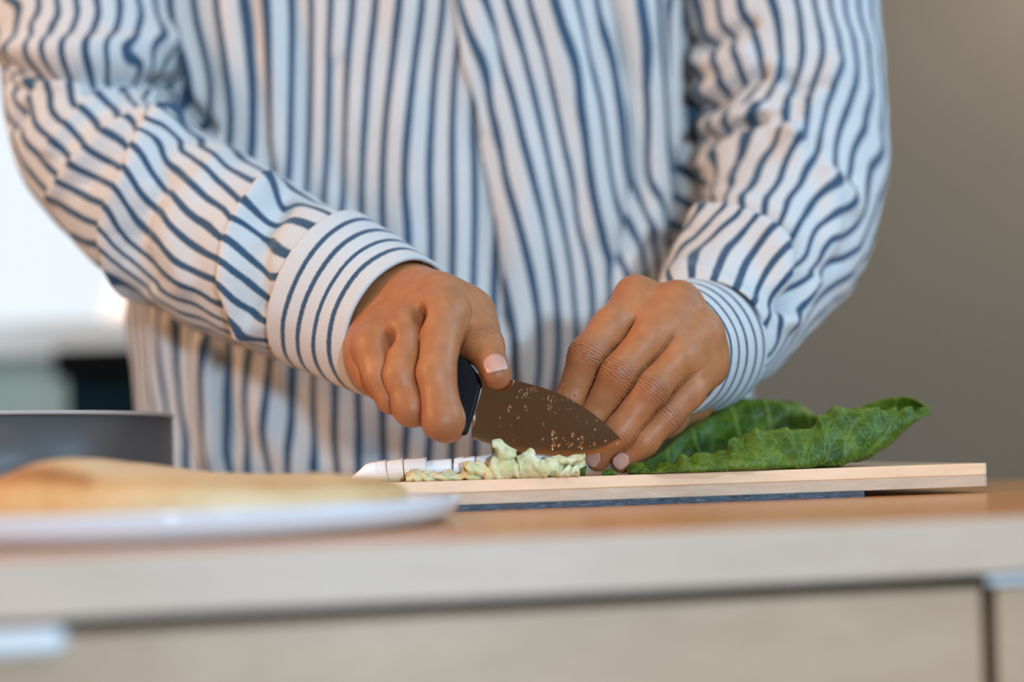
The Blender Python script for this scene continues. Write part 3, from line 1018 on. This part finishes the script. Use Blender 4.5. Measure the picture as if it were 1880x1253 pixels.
# ---- trousers, behind the table
dn = plain('dark trousers', (0.03, 0.035, 0.05), 0.8)
tr0 = empty('trousers', (-0.05, 1.04, 0.0), None, None)
attach(tr0, person)
lathe('waist', [(0.0, 0.86), (0.12, 0.86), (0.14, 0.80), (0.15, 0.70), (0.12, 0.62), (0, 0.60)], (-0.05, 1.05, 0), dn, tr0, 40).scale = (1, 1, 1)
for s in (-1, 1):
    lathe('trouser_leg', [(0.0, 0.72), (0.09, 0.72), (0.10, 0.62), (0.085, 0.40), (0.075, 0.05), (0.07, 0.0), (0, 0.0)], (-0.05 + s * 0.10, 1.05, 0), dn, tr0, 28)
# ------------------------------------------------------------------ board, slate, knife
BR = math.atan(0.15)
def bpt(a, d, z):
    c, s = math.cos(BR), math.sin(BR)
    return np.array([a * c - d * s, 0.683 + a * s + d * c, TZ + z])


def slab(name, outline, z0, z1, mat, parent=None, label=None, cat=None):
    n = len(outline)
    V = [bpt(a, d, z0) for a, d in outline] + [bpt(a, d, z1) for a, d in outline]
    Fc = [tuple(range(n))[::-1], tuple(range(n, 2 * n))] + [(i, (i + 1) % n, n + (i + 1) % n, n + i) for i in range(n)]
    o = mk(name, V, Fc, mat, parent, smooth=False)
    if label: tag(o, label, cat)
    return o


def rrect(a0, a1, d0, d1, r, k=6):
    out = []
    for cx_, cy_, s in ((a1 - r, d0 + r, -90), (a1 - r, d1 - r, 0), (a0 + r, d1 - r, 90), (a0 + r, d0 + r, 180)):
        for i in range(k + 1):
            t = math.radians(s + 90 * i / k)
            out.append((cx_ + r * math.cos(t), cy_ + r * math.sin(t)))
    return out


board = empty('cutting_board', tuple(bpt(0.05, 0.09, 0.003)), 'light wooden cutting board with a rounded end, under the lettuce', 'cutting board')
M['board_low'] = wood('lower board layer', (0.52, 0.33, 0.20), (0.68, 0.47, 0.32), 0.55, (3.0, 60, 60), 6, (0, 0, 0.14))
bo = rrect(-0.145, 0.2445, 0.0, 0.185, 0.006)
bevel(slab('lower_layer', bo, 0.0030, 0.0088, M['board_low'], board), 0.0004, 2, 0.7)
bevel(slab('upper_layer', bo, 0.0088, 0.0148, M['board'], board), 0.0006, 2, 0.7)
sl_m = NT('blue grey slate')
sv = sl_m.coord((1, 1, 8))
sn_ = sl_m.noise(sv, 160, 6, 0.7)
sl_m.bump(sn_, 0.8, 0.001)
sl_m.set(sl_m.ramp(sn_, [(0.3, (0.012, 0.018, 0.026)), (0.55, (0.07, 0.10, 0.135)), (0.75, (0.24, 0.31, 0.38))]), 0.45)
ol = []
for t in np.linspace(0, 1, 90): ol.append((-0.10 + t * 0.276, -0.0015 + 0.0010 * math.sin(t * 61) + 0.0008 * random.uniform(-1, 1)))
ol += [(0.1765, 0.03), (0.1755, 0.09), (0.176, 0.15), (0.0, 0.151), (-0.10, 0.15)]
slab('slate_tray', ol, 0.0, 0.0030, sl_m.m, None, 'thin dark blue-grey slate with a rough edge, lying under the cutting board', 'slate')

# knife ---------------------------------------------------------
st_m = NT('wet steel')
brush = st_m.noise(st_m.coord((1, 1, 60)), 40, 3)
st_m.bump(brush, 0.02, 0.0001)
st_m.set((0.68, 0.55, 0.42), 0.07, Metallic=1.0)
blk = plain('black handle', (0.004, 0.004, 0.005), 0.55, 0.1, 20, Specular_IOR_Level=0.2)
kn = empty('kitchen_knife', tuple(W(900, 760, .694)), "chef's knife with a wide wet steel blade and black handle, held over the lettuce", 'knife')
def kY(px): return np.interp(px, [600, 860, 1145], [0.706, 0.6915, 0.6875])
top = [(868, 684), (905, 690), (940, 698), (985, 709), (1030, 725), (1068, 746), (1100, 769), (1124, 790), (1141, 808)]
bot = [(866, 806), (905, 818), (945, 828), (985, 834), (1030, 838), (1068, 838), (1100, 832), (1124, 822), (1141.5, 810)]
T_, B_ = catmull([(a, b, 0) for a, b in top], 40), catmull([(a, b, 0) for a, b in bot], 40)
Vk = []
for side in (-1, 1):
    for i in range(40):
        th = 0.0011 * (1 - 0.75 * (i / 39) ** 2)
        for j, t in enumerate(np.linspace(0, 1, 9)):
            q = T_[i] * (1 - t) + B_[i] * t
            h = th * (1 - t ** 2.2) + 0.00006
            Vk.append(W(q[0], q[1], kY(q[0])) + np.array([0, side * h, 0]))
Vk = np.array(Vk)
f1 = grid_faces(40, 9)
Fk = [tuple(f) for f in f1] + [tuple(f[::-1] + 360) for f in f1]
ring = [i * 9 for i in range(40)] + [39 * 9 + j for j in range(1, 9)] + [i * 9 + 8 for i in range(38, -1, -1)] + [j for j in range(7, 0, -1)]
for a, b in zip(ring, ring[1:] + ring[:1]): Fk.append((b, a, a + 360, b + 360))
blade = mk('blade', Vk, Fk, st_m.m, kn, smooth=True)
blade.data.set_sharp_from_angle(angle=0.5) if hasattr(blade.data, 'set_sharp_from_angle') else None
# handle: rounded bar through the fist
hp = [(858, 716, .6925, 20, 60), (850, 714, .693, 28, 76), (838, 710, .694, 33, 78), (800, 706, .698, 34, 48), (740, 688, .706, 33, 44), (680, 668, .714, 33, 46), (650, 658, .718, 30, 42), (640, 655, .719, 16, 24)]
Hp = catmull([(p[0], p[1], p[2] * 1000, p[3], p[4]) for p in hp], 50)
Vh = []
for px, py, Ym, rd_, rv in Hp:
    Y = Ym / 1000
    c0 = W(px, py, Y)
    for t in np.linspace(0, 2 * np.pi, 28, endpoint=False):
        ct, s_t = math.cos(t), math.sin(t)
        e = 0.75
        Vh.append(c0 + np.array([0.0, np.sign(ct) * abs(ct) ** e * rd_ * 0.24 * Y / F, np.sign(s_t) * abs(s_t) ** e * rv * 0.78 * Y / F]))
fh = [(i * 28 + j, i * 28 + (j + 1) % 28, (i + 1) * 28 + (j + 1) % 28, (i + 1) * 28 + j) for i in range(49) for j in range(28)]
fh += [tuple(range(28)), tuple(range(49 * 28, 50 * 28))[::-1]]
mk('handle', Vh, fh, blk, kn)
poly = [(832, 650), (858, 660), (874, 684), (885, 704), (878, 735), (867, 770), (857, 800), (846, 800), (832, 760)]
vb = [W(a, b, kY(a)) + np.array([0, sgn * .0058, 0]) for sgn in (-1, 1) for a, b in poly]
k9 = len(poly)
bevel(mk('bolster', vb, [tuple(range(k9))[::-1], tuple(range(k9, 2 * k9))] + [(i, (i + 1) % k9, k9 + (i + 1) % k9, k9 + i) for i in range(k9)], blk, kn, False), 0.0016, 3, 0.5)
# water and bits clinging to the blade: too many to count
dv, df = [], []
wm = NT('water drops')
wm.set((1.0, 0.88, 0.70), 0.06, Transmission_Weight=1.0, IOR=1.33)
def drop(px, py, r, st_=1.6):
    c0 = W(px, py, kY(px)) - np.array([0, 0.0010, 0])
    b0 = len(dv)
    for k in range(4):
        t = k / 3 * math.pi / 2
        for j in range(7):
            a = j / 7 * 2 * math.pi
            dv.append(c0 + np.array([r * math.cos(t) * math.cos(a), -r * 0.7 * math.sin(t), r * st_ * math.cos(t) * math.sin(a)]))
    for k in range(3):
        for j in range(7):
            df.append((b0 + k * 7 + j, b0 + k * 7 + (j + 1) % 7, b0 + k * 7 + 7 + (j + 1) % 7, b0 + k * 7 + 7 + j))
for _ in range(40): drop(random.gauss(1010, 22), random.gauss(735, 11), random.uniform(.0002, .0005), random.uniform(1.2, 2.4))
for _ in range(16): drop(random.gauss(968, 9), random.gauss(718, 6), random.uniform(.0003, .0007))
for _ in range(30): drop(random.uniform(915, 1105), random.uniform(745, 815), random.uniform(.0002, .0005), 1.8)
for _ in range(30): drop(random.gauss(1045, 26), random.gauss(815, 7), random.uniform(.0003, .0009), 1.2)
for x, y, r in ((1016, 797, .0011), (1017, 822, .0013), (936, 752, .0012), (1052, 800, .0008)): drop(x, y, r, 1.8)
dr = mk('water_drops', dv, df, wm.m, kn)
dr['kind'] = 'stuff'

# ------------------------------------------------------------------ lettuce
def leafmat(name, dark, mid, light, vein=(0.42, 0.50, 0.16)):
    t = NT(name)
    co = t.coord()
    v = t.attr('vein')
    m = t.attr('edge')
    n1 = t.noise(co, 70, 4)
    c = t.ramp(n1, [(0.25, dark), (0.55, mid), (0.85, light)])
    c = t.mix(t.math('MULTIPLY', m, 0.6), c, light)
    c = t.mix(t.math('MULTIPLY', v, 0.8), c, vein)
    vo = t.n('ShaderNodeTexVoronoi', i_Scale=170.0, feature='DISTANCE_TO_EDGE')
    t.l(co, vo.inputs['Vector'])
    cell = t.math('MULTIPLY', vo.outputs['Distance'], 4.0, clamp=True)
    c = t.mix(t.math('MULTIPLY', t.math('SUBTRACT', 1.0, t.math('MULTIPLY', vo.outputs['Distance'], 14.0, clamp=True), clamp=True), 0.30), c, vein)
    t.bump(t.math('ADD', cell, t.math('MULTIPLY', t.noise(co, 420, 3), 0.4)), 0.35, 0.0008)
    t.set(c, 0.42, Subsurface_Weight=0.10, Subsurface_Scale=0.003, Specular_IOR_Level=0.22)
    t.b.inputs['Subsurface Radius'].default_value = (0.5, 1.0, 0.2)
    return t.m


M['leaf'] = leafmat('green lettuce', (0.022, 0.052, 0.003), (0.060, 0.108, 0.006), (0.18, 0.24, 0.025), (0.26, 0.31, 0.05))
M['shred'] = leafmat('pale lettuce', (0.52, 0.49, 0.16), (0.72, 0.66, 0.36), (0.86, 0.80, 0.58), (0.8, 0.78, 0.55))
M['shred_green'] = leafmat('mid green lettuce', (0.26, 0.36, 0.09), (0.42, 0.50, 0.17), (0.60, 0.64, 0.32))
sm = NT('white lettuce rib')
hz = sm.attr('low')
sm.set(sm.mix(hz, (0.95, 0.94, 0.91), (0.66, 0.70, 0.42)), 0.32, Subsurface_Weight=0.12, Subsurface_Scale=0.004)

near_top = [(1150, 866, .702), (1192, 861, .700), (1232, 850, .699), (1290, 833, .703), (1330, 825, .706), (1348, 801, .711), (1420, 792, .716), (1484, 788, .722), (1512, 757, .729), (1552, 745, .735), (1612, 755, .740), (1664, 752, .750), (1702, 753, .756)]
near_low = [(1152, 869, .701), (1194, 870, .696), (1236, 869, .693), (1292, 867, .694), (1330, 866, .696), (1365, 865, .699), (1428, 864, .704), (1490, 860, .710), (1530, 855, .716), (1575, 843, .724), (1625, 822, .735), (1668, 786, .748), (1703, 756, .757)]
floor_ = [(1152, 868, .715), (1196, 868, .720), (1240, 867, .722), (1296, 866, .726), (1336, 865, .728), (1372, 863, .732), (1432, 862, .738), (1492, 858, .745), (1534, 852, .748), (1580, 840, .753), (1632, 815, .758), (1674, 778, .762), (1705, 755, .759)]
far_low = [(1154, 866, .735), (1200, 866, .755), (1244, 862, .768), (1300, 858, .775), (1340, 856, .778), (1376, 852, .78), (1436, 850, .785), (1496, 846, .785), (1540, 838, .785), (1588, 820, .782), (1640, 790, .778), (1678, 762, .77), (1706, 752, .761)]
far_top = [(1156, 862, .74), (1204, 840, .77), (1250, 800, .79), (1300, 768, .80), (1340, 748, .805), (1385, 736, .805), (1430, 738, .80), (1480, 756, .795), (1530, 775, .79), (1585, 745, .785), (1628, 731, .778), (1672, 732, .77), (1706, 750, .762)]
rows = []
for nt, nl, fl, fw, ft in zip(near_top, near_low, floor_, far_low, far_top):
    ctl = [W(*p) for p in (nt, nl, fl, fw, ft)]
    mid = (ctl[0] + ctl[1]) / 2 + np.array([0, -0.005, -0.0015])
    rows.append(catmull([ctl[0], mid, ctl[1], ctl[2], ctl[3], (ctl[3] + ctl[4]) / 2 + np.array([0, 0.004, 0]), ctl[4]], 90))
rows = np.array(rows)                                   # 13 x 90 x 3
G = np.stack([catmull(rows[:, j], 200) for j in range(90)], 1)
nr, nc = 200, 90
V = G.reshape(-1, 3)
Fq = grid_faces(nr, nc)
n = vnormals(V, Fq)
uu, vv = np.meshgrid(np.linspace(0, 1, nr), np.linspace(0, 1, nc), indexing='ij')
uu, vv = uu.ravel(), vv.ravel()
edge = np.exp(-vv / 0.02) + np.exp(-(1 - vv) / 0.02)
w = 0.0018 * noise3(V, 60, 1) + 0.0006 * noise3(V, 190, 2)
w += 0.0030 * np.exp(-vv / 0.07) * noise3(np.stack([uu * 46, 0 * uu, 0 * uu], 1), 1.0, 5)
# slanting side veins of the near half, ridged out
s1 = uu * 9.0 - (0.33 - np.minimum(vv, 0.33)) * 7.0
fr = np.abs(((s1 + 0.18 * noise3(V, 40, 9)) % 1.0) - 0.5)
vein = np.exp(-((0.5 - fr) / 0.03) ** 2) * np.clip((vv - 0.02) / 0.05, 0, 1)
V = V + n * (w - 0.0012 * vein)[:, None]
V[:, 2] = np.maximum(V[:, 2], TZ + 0.0155)
leaf = mk('lettuce_leaf', V, Fq, M['leaf'], None, attrs={'vein': vein * 0.8, 'edge': edge})
tag(leaf, 'whole green lettuce leaf with frilled edges, lying on the board under the hand', 'lettuce')
solid(leaf, 0.0007, 0)
# second, darker leaf behind it
rows = []
for a, b, ya, yb in ((1180, 1170, 835, 866), (1240, 1235, 775, 862), (1320, 1310, 742, 858), (1392, 1395, 733, 855), (1450, 1455, 742, 853), (1500, 1510, 762, 850), (1545, 1550, 800, 846)):
    t0, b0 = W(a, ya, .835), W(b, yb, .80)
    rows.append(catmull([t0, (t0 + b0) / 2 + np.array([0, -.008, 0]), b0, W(b, yb + 3, .77)], 40))
G = np.stack([catmull(np.array(rows)[:, j], 90) for j in range(40)], 1)
V = G.reshape(-1, 3); Fq = grid_faces(90, 40); n = vnormals(V, Fq)
V = V + n * (0.003 * noise3(V, 60, 21) + 0.001 * noise3(V, 200, 22))[:, None]
V[:, 2] = np.maximum(V[:, 2], TZ + 0.0155)
uu, vv = np.meshgrid(np.linspace(0, 1, 90), np.linspace(0, 1, 40), indexing='ij')
fr = np.abs(((uu.ravel() * 6 + vv.ravel() * 2) % 1.0) - .5)
lf2 = mk('lettuce_leaf', V, Fq, M['leaf'], None, attrs={'vein': 0.5 * np.exp(-((.5 - fr) / .04) ** 2), 'edge': np.exp(-vv.ravel() / .03)})
tag(lf2, 'dark green lettuce leaf standing behind the frilled leaf and below the cuff', 'lettuce')
solid(lf2, 0.0007, 0)

# white rib slices in a row
sl = [((640, 662, 690), 858, 846, 879), ((690, 704, 711), 847, 844, 881), ((712, 726, 740), 845, 840.5, 884), ((743, 762, 783), 842, 839.5, 884), ((785, 808, 829), 845, 842, 884),
      ((829.5, 838, 845), 841, 838.5, 883), ((846, 858, 871), 841, 837.5, 882), ((872, 890, 908), 838, 831.5, 881), ((909, 920, 934), 846, 842, 880), ((936, 950, 962), 841, 837, 879), ((964, 985, 1003), 836, 833, 878)]
NAMES = ['wedge-shaped white lettuce rib slice at the far left end of the cut row', 'narrow white rib slice, second in the cut row from the plate', 'white rib slice just before the gap, third from the plate',
         'squarish white rib slice just after the gap in the row', 'wide white rib slice in the middle of the cut row', 'thinnest white rib slice in the cut row',
         'white rib slice leaning beside the tallest slice', 'tallest white rib slice, with a sharp corner beside the curled shred', 'white rib slice behind the curled lettuce shred',
         'white rib slice between the two upright shreds below the blade', 'white rib slice right under the knife edge']
def bp_y(px): return 885.6 - (px - 741) * 0.0325         # frame height of the board's front top edge
for k, ((xa, xm, xb), ya, yb, ybot) in enumerate(sl):
    Y0 = 0.700 + random.uniform(-0.001, 0.002) - (0.006 if k == 0 else 0) * 0
    nd, nw, nh = 9, 8, 8
    x0w, x1w = W(xa, ya, Y0), W(xb, yb, Y0)
    zb = TZ + 0.0151
    Vs, low = [], []
    grid = {}
    shear = random.uniform(-0.0012, 0.0012)
    for iy in range(nd):
        d = iy / (nd - 1)
        for ix in range(nw):
            s = ix / (nw - 1)
            for iz in range(nh):
                hgt = iz / (nh - 1)
                X = x0w[0] + (x1w[0] - x0w[0]) * s
                zt = x0w[2] + (x1w[2] - x0w[2]) * s
                if k == 0: zt = zb + (zt - zb) * (0.25 + 0.75 * min(1, s * 1.5 + .1))
                zt = zt - 0.004 * (d - 0.3) ** 2 * 2
                Z = zb + (zt - zb) * hgt
                bow = 0.0035 * (hgt - 0.5) ** 2 * 4
                Y = Y0 - 0.004 + bow + d * 0.020 + (0.003 * (1 - hgt))
                P = np.array([X + shear * hgt + 0.0006 * math.sin(9 * d), Y, Z])
                if ix in (0, nw - 1) and iz in (0, nh - 1): P[2] += (-1 if iz else 1) * 0.0002
                grid[iy, ix, iz] = P
    ids = {}; Vl = []; Fl = []
    def vid(t):
        if t not in ids:
            ids[t] = len(Vl); Vl.append(grid[t])
            low.append(max(0.0, 1 - t[2] / (nh - 1) * 2.6) * 0.9)
        return ids[t]
    for a, b, f in ((nd, nw, lambda i, j, e: (i, j, e * (nh - 1))), (nd, nh, lambda i, j, e: (i, e * (nw - 1), j)), (nw, nh, lambda i, j, e: (e * (nd - 1), i, j))):
        for e in (0, 1):
            for i in range(a - 1):
                for j in range(b - 1):
                    q = [vid(f(i, j, e)), vid(f(i + 1, j, e)), vid(f(i + 1, j + 1, e)), vid(f(i, j + 1, e))]
                    Fl.append(tuple(q if e else q[::-1]))
    o = mk('lettuce_slice', Vl, Fl, sm.m, None, False, attrs={'low': low})
    import bmesh
    bm = bmesh.new(); bm.from_mesh(o.data); bmesh.ops.recalc_face_normals(bm, faces=bm.faces); bm.to_mesh(o.data); bm.free()
    bevel(o, 0.00025, 1, 0.7)
    tag(o, NAMES[k], 'lettuce', 'white rib slices cut from the lettuce')


def shred(label, top, low, Y, mat, seed, depth=0.008, amp=0.0016, bulge=0.004):
    top = np.array([W(a, b, Y) for a, b in top]); low = np.array([W(a, b, Y - 0.002) for a, b in low])
    n0 = max(len(top), len(low))
    top, low = catmull(top, 46), catmull(low, 46)
    back = top + np.array([0, depth, -0.006])
    rows = [catmull([back[i], (back[i] + top[i]) / 2 + np.array([0, 0, .0015]), top[i], (top[i] + low[i]) / 2 + np.array([0, -bulge, 0]), low[i], low[i] + np.array([0, depth, .0004])], 40) for i in range(46)]
    V = np.array(rows).reshape(-1, 3)
    Fq = grid_faces(46, 40)
    n = vnormals(V, Fq)
    uu, vv = np.meshgrid(np.linspace(0, 1, 46), np.linspace(0, 1, 40), indexing='ij')
    ul, vl = uu.ravel(), vv.ravel()
    lw = np.linalg.norm(top[-1] - top[0]) / 0.010
    pl = noise3(np.stack([ul * 2.1 * lw + 1.0 * np.sin(vl * 5 + seed), vl * 1.3, ul * 0 + seed], 1), 1.0, seed)
    V = V + n * (amp * 1.5 * (0.35 - np.abs(pl)) * 1.6 + amp * 0.7 * noise3(V, 210, seed + 1) + amp * 0.35 * noise3(V, 500, seed + 3))[:, None]
    V[:, 2] += 0.0016 * np.exp(-np.abs(vl - 0.38) / 0.06) * noise3(np.stack([ul * 3.2 * lw, 0 * ul, 0 * ul + seed], 1), 1.0, seed + 5)
    V[:, 2] = np.maximum(V[:, 2], TZ + 0.0153)
    uu, vv = np.meshgrid(np.linspace(0, 1, 46), np.linspace(0, 1, 40), indexing='ij')
    fr = np.abs(((uu.ravel() * 3 + vv.ravel() * 1.3) % 1) - .5)
    o = mk('lettuce_shred', V, Fq, mat, None, attrs={'vein': .4 * np.exp(-((.5 - fr) / .05) ** 2), 'edge': np.exp(-np.abs(vv.ravel() - .38) / .05)})
    solid(o, 0.0009, 0)
    return tag(o, label, 'lettuce', 'cut lettuce shreds on the board')


shred('flat pale green shred lying in front of the white slices', [(748, 872), (775, 868), (810, 867), (850, 870), (882, 868)], [(745, 884), (780, 884), (815, 884), (850, 883), (884, 882)], .692, M['shred'], 31, .006)
shred('pale green shred with a pointed end left of the curled shred', [(851, 855), (868, 850), (885, 852), (900, 860), (925, 862)], [(860, 866), (875, 878), (890, 881), (905, 881), (925, 880)], .689, M['shred'], 33, .006, .0014)
shred('curled pale shred standing highest, above the tallest slice', [(902, 812), (908, 806), (918, 805), (928, 815), (938, 826), (946, 832)], [(908, 822), (912, 832), (916, 846), (926, 850), (938, 846), (948, 836)], .691, M['shred'], 35, .007, .0010, .005)
shred('crumpled yellow-green shred below the curled one', [(895, 852), (912, 842), (930, 838), (945, 848), (952, 858)], [(890, 880), (908, 880), (925, 880), (940, 879), (955, 879)], .688, M['shred'], 37, .008, .0016)
shred('upright folded pale shred below the middle of the blade', [(952, 842), (962, 832), (974, 829), (982, 838), (990, 850)], [(955, 878), (968, 878), (980, 878), (992, 877), (1004, 877)], .688, M['shred'], 39, .008, .0016)
shred('pale shred with a drooping side, right of the upright folded shred', [(986, 848), (1000, 842), (1020, 848), (1040, 856), (1062, 858)], [(985, 877), (1002, 877), (1020, 876), (1042, 874), (1064, 873)], .689, M['shred'], 41, .008, .0018)
shred('pale green rippled shred beside the fingertips', [(1024, 857), (1036, 851), (1048, 853), (1056, 855), (1062, 860)], [(1026, 875), (1036, 874), (1046, 874), (1056, 873), (1064, 873)], .693, M['shred_green'], 43, .008, .0016)
shred('pale crescent of rib under the knife tip', [(1002, 843), (1020, 841), (1040, 840), (1058, 838), (1074, 834)], [(1003, 847), (1020, 850), (1040, 852), (1058, 849), (1074, 842)], .690, M['shred'], 45, .004, .0006, .003)
shred('green crumpled bit between the two fingertips', [(1106, 869), (1112, 866), (1119, 865), (1126, 866), (1132, 869)], [(1106, 873), (1112, 873), (1119, 872), (1126, 872), (1134, 871)], .6955, M['leaf'], 47, .006, .0008, .001)
shred('dark green bit tucked beside the pale fingernail', [(1048, 862), (1056, 853), (1066, 851), (1074, 858)], [(1050, 874), (1058, 874), (1066, 873), (1075, 873)], .708, M['leaf'], 49, .006, .0012, .002)

# ------------------------------------------------------------------ plate, bread, pan
wp = plain('white glazed china', (0.76, 0.80, 0.84), 0.12, 0.02, 5)
plate = lathe('plate', [(0, .0015), (.092, .0015), (.096, 0), (.109, 0), (.1145, .0012), (.1185, .0040), (.1205, .0085), (.1208, .0100), (.1196, .0104), (.117, .0070), (.110, .0042), (.0, .0035)], (-0.142, .575, TZ), wp)
tag(plate, 'white china plate under the flatbread, out of focus at the front left', 'plate')
bm_ = NT('toasted bread')
bc = bm_.coord()
bn = bm_.noise(bc, 26, 5, 0.6)
tz_ = bm_.attr('toast')
bcol = bm_.ramp(bm_.math('ADD', bm_.math('MULTIPLY', bn, 0.6), bm_.math('MULTIPLY', tz_, 0.5)), [(0.22, (0.74, 0.52, 0.30)), (0.42, (0.64, 0.38, 0.16)), (0.62, (0.44, 0.19, 0.055)), (0.9, (0.22, 0.075, 0.02))])
bm_.bump(bm_.noise(bc, 200, 4), 0.3, 0.002)
bm_.set(bcol, 0.7)
nb, na_ = 46, 120
Vb, tb_ = [], []
for i in range(nb):
    t = i / (nb - 1) * math.pi
    for j in range(na_):
        a = j / na_ * 2 * math.pi
        r = math.sin(t) ** 0.45
        X, Yy = 0.084 * r * math.cos(a), 0.078 * r * math.sin(a)
        zc = math.cos(t)
        X += 0.004 * math.sin(3 * a + 1)
        hump = 0.0122 + 0.0075 * math.exp(-((X + 0.045) / 0.032) ** 2) - 0.003 * max(0, X / 0.09)
        z_ = 0.0100 + (hump if zc > 0 else 0.006) * np.sign(zc) * abs(zc) ** 0.6
        Vb.append((X, Yy, max(z_, 0.0040)))
        tb_.append(0.95 * math.exp(-((r - 0.93) / 0.08) ** 2) * (1 if X < -0.02 else 0.45) * (0.3 + max(0, zc)))
Vb = np.array(Vb)
Vb += 0.0012 * np.stack([noise3(Vb, 60, s) for s in (1, 2, 3)], 1)
Vb[:, 2] = np.maximum(Vb[:, 2], 0.0040)
Vb += np.array([-0.130, .575, TZ])
Fb = np.array([(i * na_ + j, (i + 1) * na_ + j, (i + 1) * na_ + (j + 1) % na_, i * na_ + (j + 1) % na_) for i in range(nb - 1) for j in range(na_)])
bread = mk('flatbread', Vb, Fb, bm_.m, None, attrs={'toast': tb_})
tag(bread, 'golden toasted flatbread with browned patches, lying on the white plate', 'bread')
gm = plain('grey pan coating', (0.080, 0.074, 0.070), 0.38, 0.06, 30)
pan = empty('baking_dish', (-0.303, .80, TZ), 'round dark grey dish with straight sides behind the flatbread at left', 'dish')
lathe('body', [(0, .001), (.104, .001), (.108, .004), (.1095, .020), (.110, .0545), (.1075, .0545), (.1065, .02), (.103, .006), (0, .006)], (-0.303, .80, TZ), gm, pan, 120)
lathe('rim', [(.1070, .0540), (.1106, .0540), (.1110, .0552), (.1104, .0562), (.1076, .0562), (.1070, .0552), (.1070, .0540)], (-0.303, .80, TZ), plain('worn rim', (0.42, 0.38, 0.34), 0.3, 0.05), pan, 120)  # pale rim colour stands in for the light caught along the top edge

# ------------------------------------------------------------------ drawer pull
wh = plain('white plastic', (0.78, 0.80, 0.82), 0.35, 0.02)
hd_ = tbox('handle', -0.215, -0.1335, -0.010, 0.004, -0.0275, -0.0205, wh, d1, 0.003)
hd_['label'] = 'white drawer pull'
tbox('drawer_runner', 0.159, 0.26, 0.001, 0.006, -0.0225, -0.0195, plain('steel runner', (0.6, 0.62, 0.64), 0.3, 0.03), tb, 0.0004)
